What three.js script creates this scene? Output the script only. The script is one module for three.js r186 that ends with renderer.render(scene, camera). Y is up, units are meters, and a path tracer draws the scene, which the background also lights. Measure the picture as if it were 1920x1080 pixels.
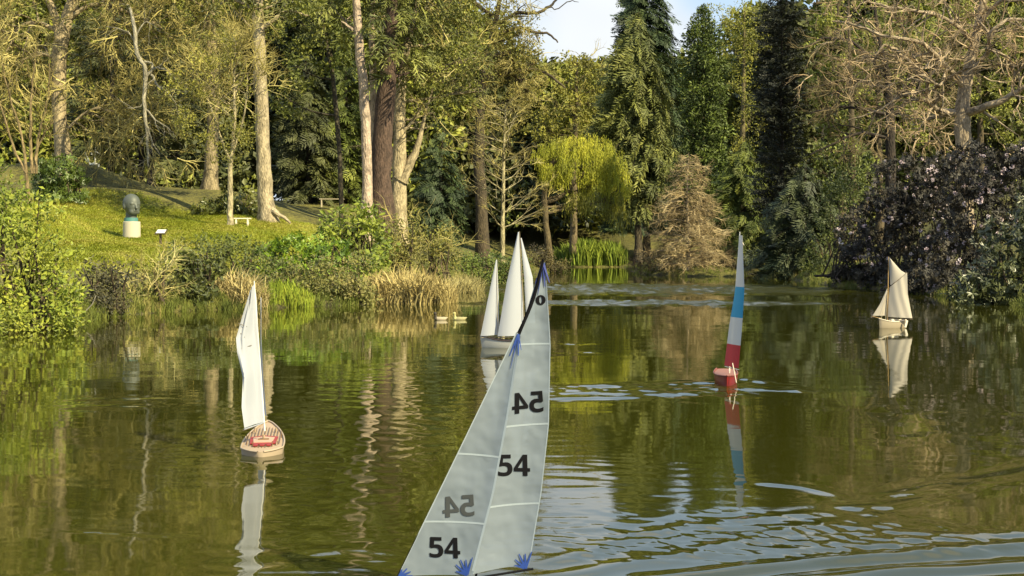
import * as THREE from 'three';
import { mergeGeometries } from 'three/addons/utils/BufferGeometryUtils.js';
import { RoundedBoxGeometry } from 'three/addons/geometries/RoundedBoxGeometry.js';
import { ImprovedNoise } from 'three/addons/math/ImprovedNoise.js';
import { MarchingCubes } from 'three/addons/objects/MarchingCubes.js';
import { FontLoader } from 'three/addons/loaders/FontLoader.js';

// ---------------------------------------------------------------- camera, sky, sun, exposure
const scene = new THREE.Scene();
const FOC = 2600, HORIZON = 460, EYE = 1.9;                    // focal length and horizon of the photograph, in its pixels
const camera = new THREE.PerspectiveCamera(2 * Math.atan(540 / FOC) * 180 / Math.PI, 16 / 9, 0.1, 3000);
camera.position.set(0, EYE, 0);
camera.lookAt(0, EYE, -10);
camera.setViewOffset(1920, 1080, 0, 540 - HORIZON, 1920, 1080);
const renderer = new THREE.WebGLRenderer();
renderer.toneMapping = THREE.LinearToneMapping;
renderer.toneMappingExposure = 1.95;
renderer.shadowMap.enabled = true;
const SUN_AZ = 48 * Math.PI / 180, SUN_EL = 38 * Math.PI / 180;  // azimuth to the right of straight behind the camera
const sunDir = new THREE.Vector3(Math.sin(SUN_AZ) * Math.cos(SUN_EL), Math.sin(SUN_EL), Math.cos(SUN_AZ) * Math.cos(SUN_EL));
const sun = new THREE.DirectionalLight(new THREE.Color().setRGB(1.0, 0.88, 0.54), 5);
sun.position.copy(sunDir).multiplyScalar(150).add(new THREE.Vector3(0, 0, -60));
sun.target.position.set(0, 0, -60);
sun.castShadow = true;
sun.shadow.camera.left = sun.shadow.camera.bottom = -110; sun.shadow.camera.right = sun.shadow.camera.top = 110; sun.shadow.camera.far = 400;
sun.shadow.mapSize.set(4096, 4096);
scene.add(sun, sun.target);

const perlin = new ImprovedNoise();
const nz = (x, y, z = 0) => perlin.noise(x + 13.1, y + 7.7, z + 3.3);
const fbm = (x, y, z = 0, o = 4) => { let a = 0, s = 0.5; for (let i = 0; i < o; i++) { a += s * nz(x, y, z + i * 9.1); x *= 2.03; y *= 2.03; z *= 2.03; s *= 0.5; } return a; };
const smooth = (a, b, x) => { const t = Math.min(1, Math.max(0, (x - a) / (b - a))); return t * t * (3 - 2 * t); };
const lerp = (a, b, t) => a + (b - a) * t;
function rng(seed) { let s = (seed * 2654435761) >>> 0; return () => { s = (s + 0x6d2b79f5) | 0; let t = Math.imul(s ^ (s >>> 15), 1 | s); t = (t + Math.imul(t ^ (t >>> 7), 61 | t)) ^ t; return ((t ^ (t >>> 14)) >>> 0) / 4294967296; }; }
const V = (x, y, z) => new THREE.Vector3(x, y, z);

{ // bright broken cloud over pale blue, the same all round
  const W = 1024, H = 512, data = new Float32Array(W * H * 4);
  for (let j = 0; j < H; j++) for (let i = 0; i < W; i++) {
    const el = (j + 0.5) / H * Math.PI - Math.PI / 2, az = ((i + 0.5) / W - 0.5) * 2 * Math.PI;
    const y = Math.max(0, Math.sin(el)), x = Math.cos(el) * Math.cos(az), z = Math.cos(el) * Math.sin(az);
    const k = 1 / (y + 0.16), c = smooth(-0.12, 0.20, fbm(x * k * 1.3 + 4, z * k * 1.3 - 2, 0.5, 5)), f = 0.9 + 0.16 * fbm(x * k * 3, z * k * 3, 5, 4);
    const up = Math.pow(1 - y, 3), o = (j * W + i) * 4, S = 0.63;
    data[o] = S * lerp(lerp(0.30, 0.64, up), 0.86 * f, c); data[o + 1] = S * lerp(lerp(0.48, 0.79, up), 0.90 * f, c); data[o + 2] = S * lerp(lerp(0.72, 0.92, up), 0.93 * f, c); data[o + 3] = 1;
  }
  const t = new THREE.DataTexture(data, W, H, THREE.RGBAFormat, THREE.FloatType);
  t.mapping = THREE.EquirectangularReflectionMapping; t.magFilter = THREE.LinearFilter; t.needsUpdate = true;
  scene.background = t; scene.environment = t;
}

// ---------------------------------------------------------------- helpers
const at = (px, py, d) => V((px - 960) / FOC * d, EYE + (HORIZON - py) / FOC * d, -d);       // the place d metres ahead that the photograph shows at a pixel
const onWater = (px, py) => { const d = EYE * FOC / (py - HORIZON); return V((px - 960) / FOC * d, 0, -d); };
const names = {};
function numbered(name) { const n = names[name] = (names[name] ?? -1) + 1; return n ? name + '_' + String(n).padStart(3, '0') : name; }
function shade(m) { m.castShadow = m.receiveShadow = true; return m; }
function thing(name, label, category, pos, group, turn = 0) {
  const o = new THREE.Group(); o.name = numbered(name); scene.add(o); o.position.copy(pos); o.rotation.y = turn;
  o.userData = { label, category }; if (group) o.userData.group = group;
  return o;
}
function part(name, geometry, material, parent, kind) {
  const m = shade(new THREE.Mesh(geometry, material)); m.name = name; parent.add(m); if (kind) m.userData.kind = kind; return m;
}
function lin(r, g, b) { return new THREE.Color().setRGB(r, g, b); }
const std = (color, roughness = 0.8, more = {}) => new THREE.MeshStandardMaterial({ color: Array.isArray(color) ? lin(...color) : color, roughness, ...more });

class MB {                                                    // collects tubes and faces into one geometry
  constructor() { this.p = []; this.n = []; this.t = []; this.i = []; }
  tube(pts, rad, sides = 6, wob = 0) {
    const base = this.p.length / 3, m = pts.length; let run = 0, ref = V(0.31, 0.2, 0.93);
    for (let k = 0; k < m; k++) {
      const d = V().subVectors(pts[Math.min(k + 1, m - 1)], pts[Math.max(k - 1, 0)]).normalize();
      if (Math.abs(d.dot(ref)) > 0.92) ref = V(1, 0.1, 0);
      const a = V().crossVectors(d, ref).normalize(), b = V().crossVectors(d, a);
      ref = V().crossVectors(a, d).normalize();
      if (k) run += pts[k].distanceTo(pts[k - 1]);
      for (let s = 0; s <= sides; s++) {
        const w = s / sides * 2 * Math.PI, c = Math.cos(w), e = Math.sin(w), nx = a.x * c + b.x * e, ny = a.y * c + b.y * e, nzz = a.z * c + b.z * e;
        const r = rad[k] * (1 + (wob ? wob * nz(Math.cos(w) * 1.3 + pts[k].y * 0.5, Math.sin(w) * 1.3 + pts[0].x, run * 0.6) : 0));
        this.p.push(pts[k].x + nx * r, pts[k].y + ny * r, pts[k].z + nzz * r); this.n.push(nx, ny, nzz); this.t.push(s / sides * Math.max(1, Math.round(rad[0] * 6)) * 0.5, run);
      }
    }
    for (let k = 0; k < m - 1; k++) for (let s = 0; s < sides; s++) { const q = base + k * (sides + 1) + s, r = q + sides + 1; this.i.push(q, q + 1, r, q + 1, r + 1, r); }
  }
  build() {
    const g = new THREE.BufferGeometry();
    g.setAttribute('position', new THREE.Float32BufferAttribute(this.p, 3)); g.setAttribute('normal', new THREE.Float32BufferAttribute(this.n, 3)); g.setAttribute('uv', new THREE.Float32BufferAttribute(this.t, 2));
    g.setIndex(this.i); return g;
  }
}
function tris(list) { const g = new THREE.BufferGeometry(); g.setAttribute('position', new THREE.Float32BufferAttribute(list, 3)); g.computeVertexNormals(); return g; }
const rv = (R) => { let v; do v = V(R() * 2 - 1, R() * 2 - 1, R() * 2 - 1); while (v.lengthSq() > 1 || v.lengthSq() < 0.01); return v; };

function noiseTexture(size, f, repeat = 1) {
  const d = new Uint8Array(size * size * 4);
  for (let y = 0; y < size; y++) for (let x = 0; x < size; x++) { const c = f(x / size, y / size), o = (y * size + x) * 4; for (let k = 0; k < 3; k++) d[o + k] = Math.max(0, Math.min(255, (Array.isArray(c) ? c[k] : c) * 255)); d[o + 3] = 255; }
  const t = new THREE.DataTexture(d, size, size); t.wrapS = t.wrapT = THREE.RepeatWrapping; t.magFilter = THREE.LinearFilter; t.repeat.set(repeat, repeat); t.needsUpdate = true; return t;
}
const tileNoise = (u, v, n, seed) => {                         // noise that joins with itself at the edges
  const a = (x, y) => nz(x * n, y * n, seed), wu = smooth(0.7, 1, u), wv = smooth(0.7, 1, v);
  return (a(u, v) * (1 - wu) + a(u - 1, v) * wu) * (1 - wv) + (a(u, v - 1) * (1 - wu) + a(u - 1, v - 1) * wu) * wv;
};
const barkMap = noiseTexture(256, (u, v) => { const s = tileNoise(u, v * 0.999, 9, 1) * 0.5 + tileNoise(u, v, 24, 4) * 0.45 + tileNoise(u * 1, v, 4, 9) * 0.35; return 0.66 + s * 0.75; });
barkMap.repeat.set(1, 0.35);
const barkBump = noiseTexture(256, (u, v) => 0.5 + tileNoise(u, v, 14, 2) * 0.6 + tileNoise(u, v, 33, 6) * 0.3); barkBump.repeat.set(1.5, 0.3);
const barks = {};
const bark = (r, g, b) => barks[[r, g, b]] ??= std([r, g, b], 0.9, { map: barkMap, bumpMap: barkBump, bumpScale: 0.05 });

// ---------------------------------------------------------------- the lake's outline and the lie of the land
const shoreAt = (px, d) => [(px - 960) / FOC * d, -d];
const lake = [[-14, -2], [-13.6, -15], [-12.2, -24], shoreAt(0, 29.5), shoreAt(130, 33), shoreAt(200, 36.5), shoreAt(320, 39.5), shoreAt(450, 41), shoreAt(600, 43), shoreAt(700, 44.5), shoreAt(800, 49), shoreAt(850, 56), shoreAt(900, 68), shoreAt(960, 84), shoreAt(1042, 97), shoreAt(1050, 121),
  shoreAt(1165, 121), shoreAt(1175, 106), shoreAt(1195, 90), shoreAt(1290, 84), shoreAt(1385, 84), shoreAt(1405, 93), shoreAt(1440, 90), shoreAt(1460, 80), shoreAt(1560, 64), shoreAt(1700, 56.5), shoreAt(1830, 48), shoreAt(1930, 42), [18.5, -28], [18, -14], [16, -2]];
function shoreDist(x, z) {                                       // metres to the water's edge, positive on land
  let best = 1e9, inside = false;
  for (let i = 0, j = lake.length - 1; i < lake.length; j = i++) {
    const [ax, az] = lake[j], [bx, bz] = lake[i], dx = bx - ax, dz = bz - az, t = Math.min(1, Math.max(0, ((x - ax) * dx + (z - az) * dz) / (dx * dx + dz * dz)));
    best = Math.min(best, (x - ax - dx * t) ** 2 + (z - az - dz * t) ** 2);
    if ((az > z) !== (bz > z) && x < (bx - ax) * (z - az) / (bz - az) + ax) inside = !inside;
  }
  return Math.sqrt(best) * (inside ? -1 : 1);
}
const spots = [[250, 455, 60], [301, 470, 57], [150, 352, 75], [330, 430, 62], [432, 425, 66], [503, 404, 70], [560, 440, 62], [397, 357, 80], [115, 297, 80], [208, 338, 95], [280, 352, 92], [600, 382, 95], [690, 392, 78], [750, 402, 78], [850, 455, 80], [915, 468, 88],
  [943, 475, 86], [1040, 474, 105], [1100, 490, 124], [1290, 497, 95], [1430, 488, 98], [1500, 470, 95], [1700, 420, 72], [1805, 340, 72], [1920, 420, 60], [40, 380, 60], [20, 470, 40], [400, 490, 50], [200, 480, 50], [600, 470, 54], [720, 490, 55], [1200, 470, 125], [1320, 470, 115]].map(([px, py, d]) => at(px, py, d));
for (const [x, y, z] of [[-60, 11, -90], [-60, 12, -150], [-10, 11, -150], [20, 6, -160], [60, 10, -120], [50, 9, -60], [40, 6, -20], [-45, 6, -30], [-30, 3, 0], [30, 3, 0], [0, 0.6, 12], [0, 10, -220], [-120, 14, -120], [120, 14, -120]]) spots.push(V(x, y, z));
function land(x, z) {
  const s = shoreDist(x, z);
  if (s <= 0) return -Math.min(1.4, 0.15 - s * 0.5);
  let a = 0, w = 0;
  for (const p of spots) { const q = 1 / Math.pow((p.x - x) ** 2 + (p.z - z) ** 2 + 2, 1.4); a += p.y * q; w += q; }
  return a / w * smooth(-2, 13, s) * smooth(0, 1.2, s) * 0.98 + 0.14 * smooth(0, 0.5, s) + 0.22 * fbm(x * 0.25, z * 0.25, 2, 3) * smooth(0.3, 4, s);
}
const ground = (x, z) => V(x, land(x, z), z);
const foot = (px, d) => { const x = (px - 960) / FOC * d; return ground(x, -d); };

{ // one sheet of earth: lake bed, banks, lawn and wood floor
  const xs = [], zs = [];
  for (let x = -700; x < -60; x += 40) xs.push(x); for (let x = -60; x < 60; x += 0.7) xs.push(x); for (let x = 60; x <= 700; x += 40) xs.push(x);
  for (let z = 300; z > 12; z -= 36) zs.push(z); for (let z = 12; z > -24; z -= 1.5) zs.push(z); for (let z = -24; z > -130; z -= 0.7) zs.push(z); for (let z = -130; z >= -900; z -= 40) zs.push(z);
  const p = [], c = [], uv = [], idx = [];
  for (const z of zs) for (const x of xs) {
    const y = land(x, z), s = shoreDist(x, z), n = fbm(x * 0.5, z * 0.5, 8, 4), n2 = fbm(x * 0.13, z * 0.13, 3, 3);
    p.push(x, y, z); uv.push(x, z);
    const lawn = smooth(-0.25, 0.15, n2 + 0.35 - ((x + 15.5) / 9) ** 2 * 0.35 - ((z + 58) / 13) ** 2 * 0.4), strip = smooth(0.5, 0.85, 1 - Math.abs(x + 9 - (z + 66) * 0.3) / 6 - Math.abs(z + 66) / 16 + n * 0.5);
    const g = Math.max(lawn, strip * 0.9) * (s > 0 ? 1 : 0), w = smooth(-0.2, 0.3, n);
    const mud = [0.05, 0.04, 0.02], litter = [lerp(0.09, 0.16, w), lerp(0.085, 0.145, w), lerp(0.015, 0.028, w)], grass = [lerp(0.22, 0.30, w), lerp(0.25, 0.28, w), lerp(0.015, 0.03, w)];
    for (let k = 0; k < 3; k++) c.push(lerp(lerp(litter[k], grass[k], g), mud[k], s < 0.2 ? 1 : 0));
  }
  for (let j = 0; j < zs.length - 1; j++) for (let i = 0; i < xs.length - 1; i++) { const a = j * xs.length + i, b = a + xs.length; idx.push(a, a + 1, b, a + 1, b + 1, b); }
  const g = new THREE.BufferGeometry();
  g.setAttribute('position', new THREE.Float32BufferAttribute(p, 3)); g.setAttribute('color', new THREE.Float32BufferAttribute(c, 3)); g.setAttribute('uv', new THREE.Float32BufferAttribute(uv, 2)); g.setIndex(idx); g.computeVertexNormals();
  const grain = noiseTexture(512, (u, v) => 0.72 + tileNoise(u, v, 30, 3) * 0.5 + tileNoise(u, v, 90, 5) * 0.5 + tileNoise(u, v, 8, 7) * 0.3, 0.22);
  const m = part('ground', g, new THREE.MeshStandardMaterial({ color: lin(1.15, 1.15, 1.15), vertexColors: true, roughness: 0.95, map: grain, bumpMap: grain, bumpScale: 0.08 }), scene, 'structure');
  m.userData.label = 'grassy bank, leaf litter and lake bed around the water';
}

// ---------------------------------------------------------------- water
{
  const ridges = [], W = (l) => l.map(([x, y]) => onWater(x, y));
  const ridge = (pts, w, amp, k = 0, rough = 0.5) => ridges.push({ pts: W(pts), w, amp, k, rough });
  // wake of the red-hulled yacht
  ridge([[1350, 717], [1240, 722], [1140, 724], [1000, 722]], 0.26, 0.010, 12, 1.2);
  ridge([[1350, 734], [1250, 741], [1160, 746], [1000, 748]], 0.24, 0.011, 12, 1.2);
  ridge([[1388, 710], [1412, 714], [1440, 719]], 0.12, 0.02, 0, 0.4);
  ridge([[1388, 730], [1440, 733], [1510, 734]], 0.11, 0.02, 0, 0.6);
  // wake of the near yacht, out of frame below
  ridge([[960, 1062], [1020, 1056], [1090, 1040], [1160, 1010], [1290, 985], [1440, 968], [1560, 958]], 0.14, 0.0065, 14, 0.8);
  ridge([[960, 1090], [1060, 1078], [1180, 1050], [1330, 1022], [1480, 990], [1600, 968]], 0.17, 0.0075, 13, 0.8);
  ridge([[1180, 1092], [1400, 1062], [1600, 1043], [1800, 1026], [2050, 1004]], 0.2, 0.017, 13, 0.4);
  ridge([[1280, 1120], [1500, 1085], [1700, 1066], [1950, 1050], [2100, 1042]], 0.24, 0.018, 12, 0.4);
  ridge([[1400, 905], [1480, 914], [1560, 930], [1650, 962], [1720, 1000]], 0.12, 0.0045, 18, 2.0);
  ridge([[1640, 935], [1720, 920], [1800, 905], [1900, 884], [2000, 862]], 0.2, 0.008, 15, 0.9);
  ridge([[1560, 955], [1660, 950], [1760, 925], [1860, 902]], 0.15, 0.007, 16, 0.9);
  ridge([[130, 994], [240, 1001], [380, 1008]], 0.022, 0.005, 0, 0.6);
  ridge([[1050, 644], [1080, 646], [1128, 643]], 0.16, 0.012, 14, 1.2); ridge([[1085, 660], [1125, 662]], 0.1, 0.012, 0, 0.8);
  const patches = [];                                            // ruffled areas: [centre, half widths, height, wavelength across and along]
  const patch = (px, py, rx, rz, amp, sx, sz, wind) => { const c = onWater(px, py); patches.push({ x: c.x, z: c.z, rx, rz, amp, sx, sz, wind }); };
  patch(1210, 541, 9, 8, 0.13, 0.8, 0.75, 0.2); patch(1210, 568, 6.2, 2.2, 0.11, 0.7, 0.55, 0.2);
  patch(1210, 732, 2.1, 0.8, 0.020, 0.4, 0.2); patch(1400, 722, 0.7, 0.6, 0.010, 0.3, 0.2);
  patch(1085, 880, 0.75, 2.8, 0.0020, 0.5, 0.15); patch(1360, 1010, 1.6, 0.8, 0.0042, 0.2, 0.11); patch(1500, 985, 1.0, 0.6, 0.0060, 0.16, 0.1); patch(1480, 1015, 1.7, 0.6, 0.0055, 0.12, 0.08); patch(1250, 990, 1.2, 0.9, 0.0016, 0.12, 0.1); patch(1640, 1005, 1.0, 0.5, 0.0060, 0.14, 0.09); patch(1310, 905, 0.8, 1.2, 0.0016, 0.34, 0.13);
  patch(690, 860, 0.6, 4, 0.004, 0.25, 0.25); patch(600, 800, 1.6, 3.5, 0.003, 0.3, 0.3); patch(230, 755, 0.9, 0.9, 0.006, 0.6, 0.25); patch(660, 1060, 1.2, 1, 0.006, 0.4, 0.2); patch(790, 720, 2, 4, 0.003, 0.4, 0.3);
  const reach = (r) => { const b = new THREE.Box3().setFromPoints(r.pts); b.expandByScalar(r.w * 2.2); return b; };
  for (const r of ridges) r.box = reach(r);
  function height(x, z) {
    let h = 0.0010 * nz(x * 1.1, z * 1.6, 1) + 0.004 * nz(x * 0.3, z * 0.4, 2) + 0.0004 * nz(x * 2.5, z * 4.2, 3);
    for (const r of ridges) {
      if (x < r.box.min.x || x > r.box.max.x || z < r.box.min.z || z > r.box.max.z) continue;
      let best = 1e9, along = 0, sgn = 1, run = 0, total = 0;
      for (let i = 0; i < r.pts.length - 1; i++) {
        const a = r.pts[i], b = r.pts[i + 1], dx = b.x - a.x, dz = b.z - a.z, l = Math.hypot(dx, dz), t = Math.min(1, Math.max(0, ((x - a.x) * dx + (z - a.z) * dz) / (l * l)));
        const ex = x - a.x - dx * t, ez = z - a.z - dz * t, q = Math.hypot(ex, ez);
        if (q < best) { best = q; along = run + t * l; sgn = Math.sign(ex * dz - ez * dx) || 1; }
        run += l; total = run;
      }
      const e = (best * sgn + r.w * 0.5 * r.rough * nz(along * 1.2 / Math.sqrt(r.w * 5), r.amp * 900, 4)) / r.w, ends = smooth(0, 0.12, along / total) * smooth(0, 0.15, 1 - along / total);
      h += r.amp * Math.exp(-e * e) * (r.k ? Math.cos(r.k * e * r.w + along * 0.4) : 1) * ends * (1 + r.rough * 1.2 * nz(along * 2, best * 6, 7));
    }
    for (const q of patches) {
      const e = ((x - q.x) / q.rx) ** 2 + ((z - q.z) / q.rz) ** 2; if (e > 1.6) continue;
      const m = smooth(1.4, 0.3, e + 0.7 * nz(x * 1.6 / q.rx, z * 1.6 / q.rz, 5));
      if (m > 0) h += q.amp * m * (nz(x / q.sx, z / q.sz, 9) + 0.5 * nz(x / q.sx * 2.1, z / q.sz * 2.1, 11));
    }
    const cx = x - 7.2, cz = z + 26, rr = Math.hypot(cx, cz), fan = smooth(3.6, 4.4, x - 0.12 * (z + 13)) * smooth(-17.5, -15.6, z) * smooth(-11.2, -12.4, z);   // rings spreading from the far right yacht
    if (fan > 0) h += 0.0042 * fan * Math.sin(rr * 2 * Math.PI / (0.36 + 0.03 * (z + 14)) + 5 * nz(x * 0.45, z * 0.45, 3) + 1.6 * nz(x * 1.7, z * 1.2, 6)) * (0.55 + 1.3 * nz(x * 0.9, z * 0.6, 8));
    return h;
  }
  const xs = [], zs = [];
  for (let x = -22; x < -8; x += 0.35) xs.push(x); for (let x = -8; x < -2; x += 0.07) xs.push(x); for (let x = -2; x < 5.5; x += 0.03) xs.push(x); for (let x = 5.5; x < 10; x += 0.1) xs.push(x); for (let x = 10; x <= 20; x += 0.4) xs.push(x);
  for (let d = 1.5; d < 125; d += 0.005 * d) zs.push(-d);
  const p = [], uv = [], idx = [];
  for (const z of zs) for (const x of xs) { p.push(x, height(x, z), z); uv.push(x, z); }
  for (let j = 0; j < zs.length - 1; j++) for (let i = 0; i < xs.length - 1; i++) { const a = j * xs.length + i, b = a + xs.length; idx.push(a, a + 1, b, a + 1, b + 1, b); }
  const g = new THREE.BufferGeometry();
  g.setAttribute('position', new THREE.Float32BufferAttribute(p, 3)); g.setAttribute('uv', new THREE.Float32BufferAttribute(uv, 2)); g.setIndex(idx); g.computeVertexNormals();
  const ruffle = noiseTexture(512, (u, v) => {                    // fine wind ruffles too small to model
    const x = -22 + 44 * u, z = -125 + 125 * v; let r = 0.035;
    for (const q of patches) if (q.wind) { const e = ((x - q.x) / q.rx) ** 2 + ((z - q.z) / q.rz) ** 2; if (e < 1.6) r += q.wind * smooth(1.2, 0.5, e + 0.8 * nz(x * 0.5, z * 0.9, 5)); }
    return Math.min(0.4, r);
  });
  ruffle.repeat.set(1 / 44, 1 / 125); ruffle.offset.set(0.5, 1);
  const R = rng(5), waves = [];
  for (let i = 0; i < 46; i++) { const k = 6 * Math.pow(9, R()), a = R() * 2 * Math.PI; waves.push([Math.round(k * Math.cos(a) * 0.6), Math.round(k * Math.sin(a)), R() * 7, 1 / k]); }
  const N = 512, ripple = noiseTexture(N, (u, v) => { let h = 0; for (const [a, b, f, s] of waves) h += s * Math.cos(2 * Math.PI * (a * u + b * v) + f); return 0.5 + h * 0.42; }, 1 / 5);
  const m = part('water', g, new THREE.MeshPhysicalMaterial({ color: lin(0.028, 0.029, 0.003), roughness: 1, roughnessMap: ruffle, ior: 1.48, bumpMap: ripple, bumpScale: 0.0007 }), scene, 'structure');
  m.userData.label = 'calm olive brown lake with wakes and ripples';
}

// ---------------------------------------------------------------- foliage pieces, each a small spray shared by many plants
const leafFaces = (out, p, d, side, len, wid, fold) => {         // one leaf of two bent halves
  const m = p.clone().addScaledVector(d, len * 0.5), n = V().crossVectors(d, side).normalize(), l = m.clone().addScaledVector(side, wid * 0.5).addScaledVector(n, fold), r = m.clone().addScaledVector(side, -wid * 0.5).addScaledVector(n, fold), t = p.clone().addScaledVector(d, len);
  out.push(...p.toArray(), ...r.toArray(), ...t.toArray(), ...p.toArray(), ...t.toArray(), ...l.toArray());
};
function leafSpray(seed, n, rad, len, wid, outward = 0.6) {
  const R = rng(seed), o = [];
  for (let i = 0; i < n; i++) { const p = rv(R).multiplyScalar(rad), d = rv(R).normalize().addScaledVector(p, outward / rad).add(V(0, 0.25, 0)).normalize(), s = V().crossVectors(d, rv(R)).normalize(); leafFaces(o, p, d, s, len * (0.7 + 0.6 * R()), wid * (0.7 + 0.6 * R()), wid * 0.15); }
  return tris(o);
}
function rosettes(seed, n, rad, len, wid) {                       // leathery leaves in whorls
  const R = rng(seed), o = [];
  for (let i = 0; i < n; i++) { const c = rv(R).multiplyScalar(rad), ax = V(0, 0.8, 0).add(rv(R).multiplyScalar(0.7)).normalize(), a = V().crossVectors(ax, rv(R)).normalize(), b = V().crossVectors(ax, a); for (let k = 0; k < 6; k++) { const w = k * 1.047 + R(), d = a.clone().multiplyScalar(Math.cos(w)).addScaledVector(b, Math.sin(w)).addScaledVector(ax, 0.25 + 0.5 * R() - 0.3).normalize(); leafFaces(o, c, d, V().crossVectors(ax, d).normalize(), len * (0.8 + 0.4 * R()), wid, -wid * 0.12); } }
  return tris(o);
}
function frond(seed, n, wid, droop, spread = 0.9, fluff = 0.12) {  // conifer frond, 1 m along +x
  const R = rng(seed), o = [];
  for (let i = 0; i < n; i++) for (const s of [-1, 1]) {
    const t = (i + R() * 0.8) / n, p = V(t, -droop * t * t, 0), l = spread * (0.18 + 0.34 * Math.sin(Math.PI * Math.min(1, t * 0.8 + 0.2))) * (0.7 + 0.6 * R()), d = V(0.75, -droop * t - 0.15 + fluff * 4 * (R() - 0.5), s * (0.7 + 0.4 * R())).normalize();
    leafFaces(o, p, d, V().crossVectors(d, V(0, 1, fluff * (R() - 0.5) * 6)).normalize(), l, wid * (0.7 + 0.6 * R()), -wid * 0.2);
  }
  const d = V(1, -droop, 0).normalize(); leafFaces(o, V(0, 0, 0), d, V(0, 0, 1), 1.05, wid * 0.8, 0);
  return tris(o);
}
function strands(seed, n, len, wid) {                             // hanging withies with small leaves
  const R = rng(seed), o = [];
  for (let i = 0; i < n; i++) { let p = rv(R).multiplyScalar(0.28), d = V((R() - 0.5) * 0.9, -0.5, (R() - 0.5) * 0.9); const m = 7; for (let k = 0; k < m; k++) { d.y -= 0.28; d.normalize(); const q = d.clone().add(rv(R).multiplyScalar(0.45)).normalize(); leafFaces(o, p, q, V().crossVectors(q, rv(R)).normalize(), len / m * 1.35, wid, wid * 0.2); p = p.clone().addScaledVector(d, len / m); } }
  return tris(o);
}
function twigs(seed, len, r, kids = 6, curl = 0.5) {              // bare twigs branching twice, growing along +y
  const R = rng(seed), b = new MB();
  const go = (p, d, l, r0, lvl) => {
    const pts = [p.clone()], rad = [r0], dirs = [d.clone()]; let q = p.clone(), e = d.clone(); const n = lvl ? 3 : 4;
    for (let k = 1; k <= n; k++) { e.add(rv(R).multiplyScalar(curl)).normalize(); q.addScaledVector(e, l / n); pts.push(q.clone()); rad.push(r0 * (1 - 0.72 * k / n)); dirs.push(e.clone()); }
    b.tube(pts, rad, 3);
    if (lvl < 2) for (let k = 0; k < (lvl ? 2 : kids); k++) { const s = 1 + Math.floor(R() * (n - 0.01)), side = V().crossVectors(dirs[s], rv(R)).normalize(); go(pts[s], dirs[s].clone().addScaledVector(side, 0.75 + 0.5 * R()).normalize(), l * (0.45 + 0.3 * R()), rad[s] * 0.8, lvl + 1); }
  };
  go(V(0, 0, 0), V(0, 1, 0), len, r, 0);
  return b.build();
}
function blades(seed, n, h, wid, bend, spread) {                  // a tuft of arching grass or reed
  const R = rng(seed), o = [];
  for (let i = 0; i < n; i++) {
    const a = R() * 6.283, hh = h * (0.55 + 0.6 * R()), be = bend * (0.3 + R()), p0 = V((R() - 0.5) * spread, 0, (R() - 0.5) * spread), dx = Math.cos(a), dz = Math.sin(a), w = wid * (0.7 + 0.6 * R()), f = R() * 6.283, sx = Math.cos(f) * w / 2, sz = Math.sin(f) * w / 2;
    const P = [0, 0.45, 0.8, 1].map((t) => V(p0.x + dx * be * hh * t * t, hh * (t - 0.45 * be * t * t * t), p0.z + dz * be * hh * t * t)), W = [1, 0.9, 0.6, 0];
    for (let k = 0; k < 3; k++) { const A = P[k], B = P[k + 1], a1 = [A.x - sx * W[k], A.y, A.z - sz * W[k]], a2 = [A.x + sx * W[k], A.y, A.z + sz * W[k]], b1 = [B.x - sx * W[k + 1], B.y, B.z - sz * W[k + 1]], b2 = [B.x + sx * W[k + 1], B.y, B.z + sz * W[k + 1]]; o.push(...a1, ...a2, ...b2); if (k < 2) o.push(...a1, ...b2, ...b1); }
  }
  return tris(o);
}
const GEO = {
  leaf: [leafSpray(1, 20, 0.42, 0.30, 0.14), leafSpray(2, 20, 0.42, 0.28, 0.15)],
  smallLeaf: [leafSpray(3, 26, 0.42, 0.18, 0.105), leafSpray(4, 26, 0.42, 0.19, 0.10)],
  bigLeaf: [rosettes(5, 6, 0.34, 0.24, 0.085), rosettes(6, 6, 0.34, 0.22, 0.09)],
  needle: [frond(7, 11, 0.085, 0.25), frond(8, 11, 0.08, 0.4)],
  softNeedle: [frond(9, 12, 0.075, 0.5, 1, 0.25), frond(10, 12, 0.07, 0.7, 1, 0.25)],
  scale: [leafSpray(11, 30, 0.34, 0.26, 0.10, 1.3), leafSpray(12, 30, 0.34, 0.24, 0.11, 1.3)],
  spike: [frond(13, 8, 0.07, -0.12, 0.55, 0.3), frond(14, 8, 0.07, -0.2, 0.55, 0.3)],
  strand: [strands(15, 6, 1.2, 0.07), strands(16, 6, 1.3, 0.07)],
  twig: [twigs(17, 1, 0.034, 4, 0.34), twigs(18, 1, 0.032, 4, 0.4)],
  straightTwig: [twigs(19, 1, 0.028, 5, 0.32), twigs(20, 1, 0.026, 5, 0.36)],
  finefrond: [twigs(21, 1, 0.036, 6, 0.3), twigs(22, 1, 0.034, 6, 0.3)],
  reed: [blades(23, 26, 1, 0.035, 0.75, 0.5), blades(24, 26, 1, 0.035, 0.9, 0.5)],
  flag: [blades(25, 22, 1, 0.05, 0.3, 0.5), blades(26, 22, 1, 0.05, 0.35, 0.5)],
  grass: [blades(27, 10, 1, 0.06, 0.6, 1.1), blades(28, 10, 1, 0.06, 0.7, 1.1)],
};
const leafMat = std([1, 1, 1], 0.62, { side: THREE.DoubleSide }), glossMat = std([1, 1, 1], 0.42, { side: THREE.DoubleSide }), dryMat = std([1, 1, 1], 0.85, { side: THREE.DoubleSide });
const thinLeafMat = new THREE.MeshPhysicalMaterial({ color: lin(1, 1, 1), roughness: 0.9, transmission: 0.35, thickness: 0, side: THREE.DoubleSide });
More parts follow.
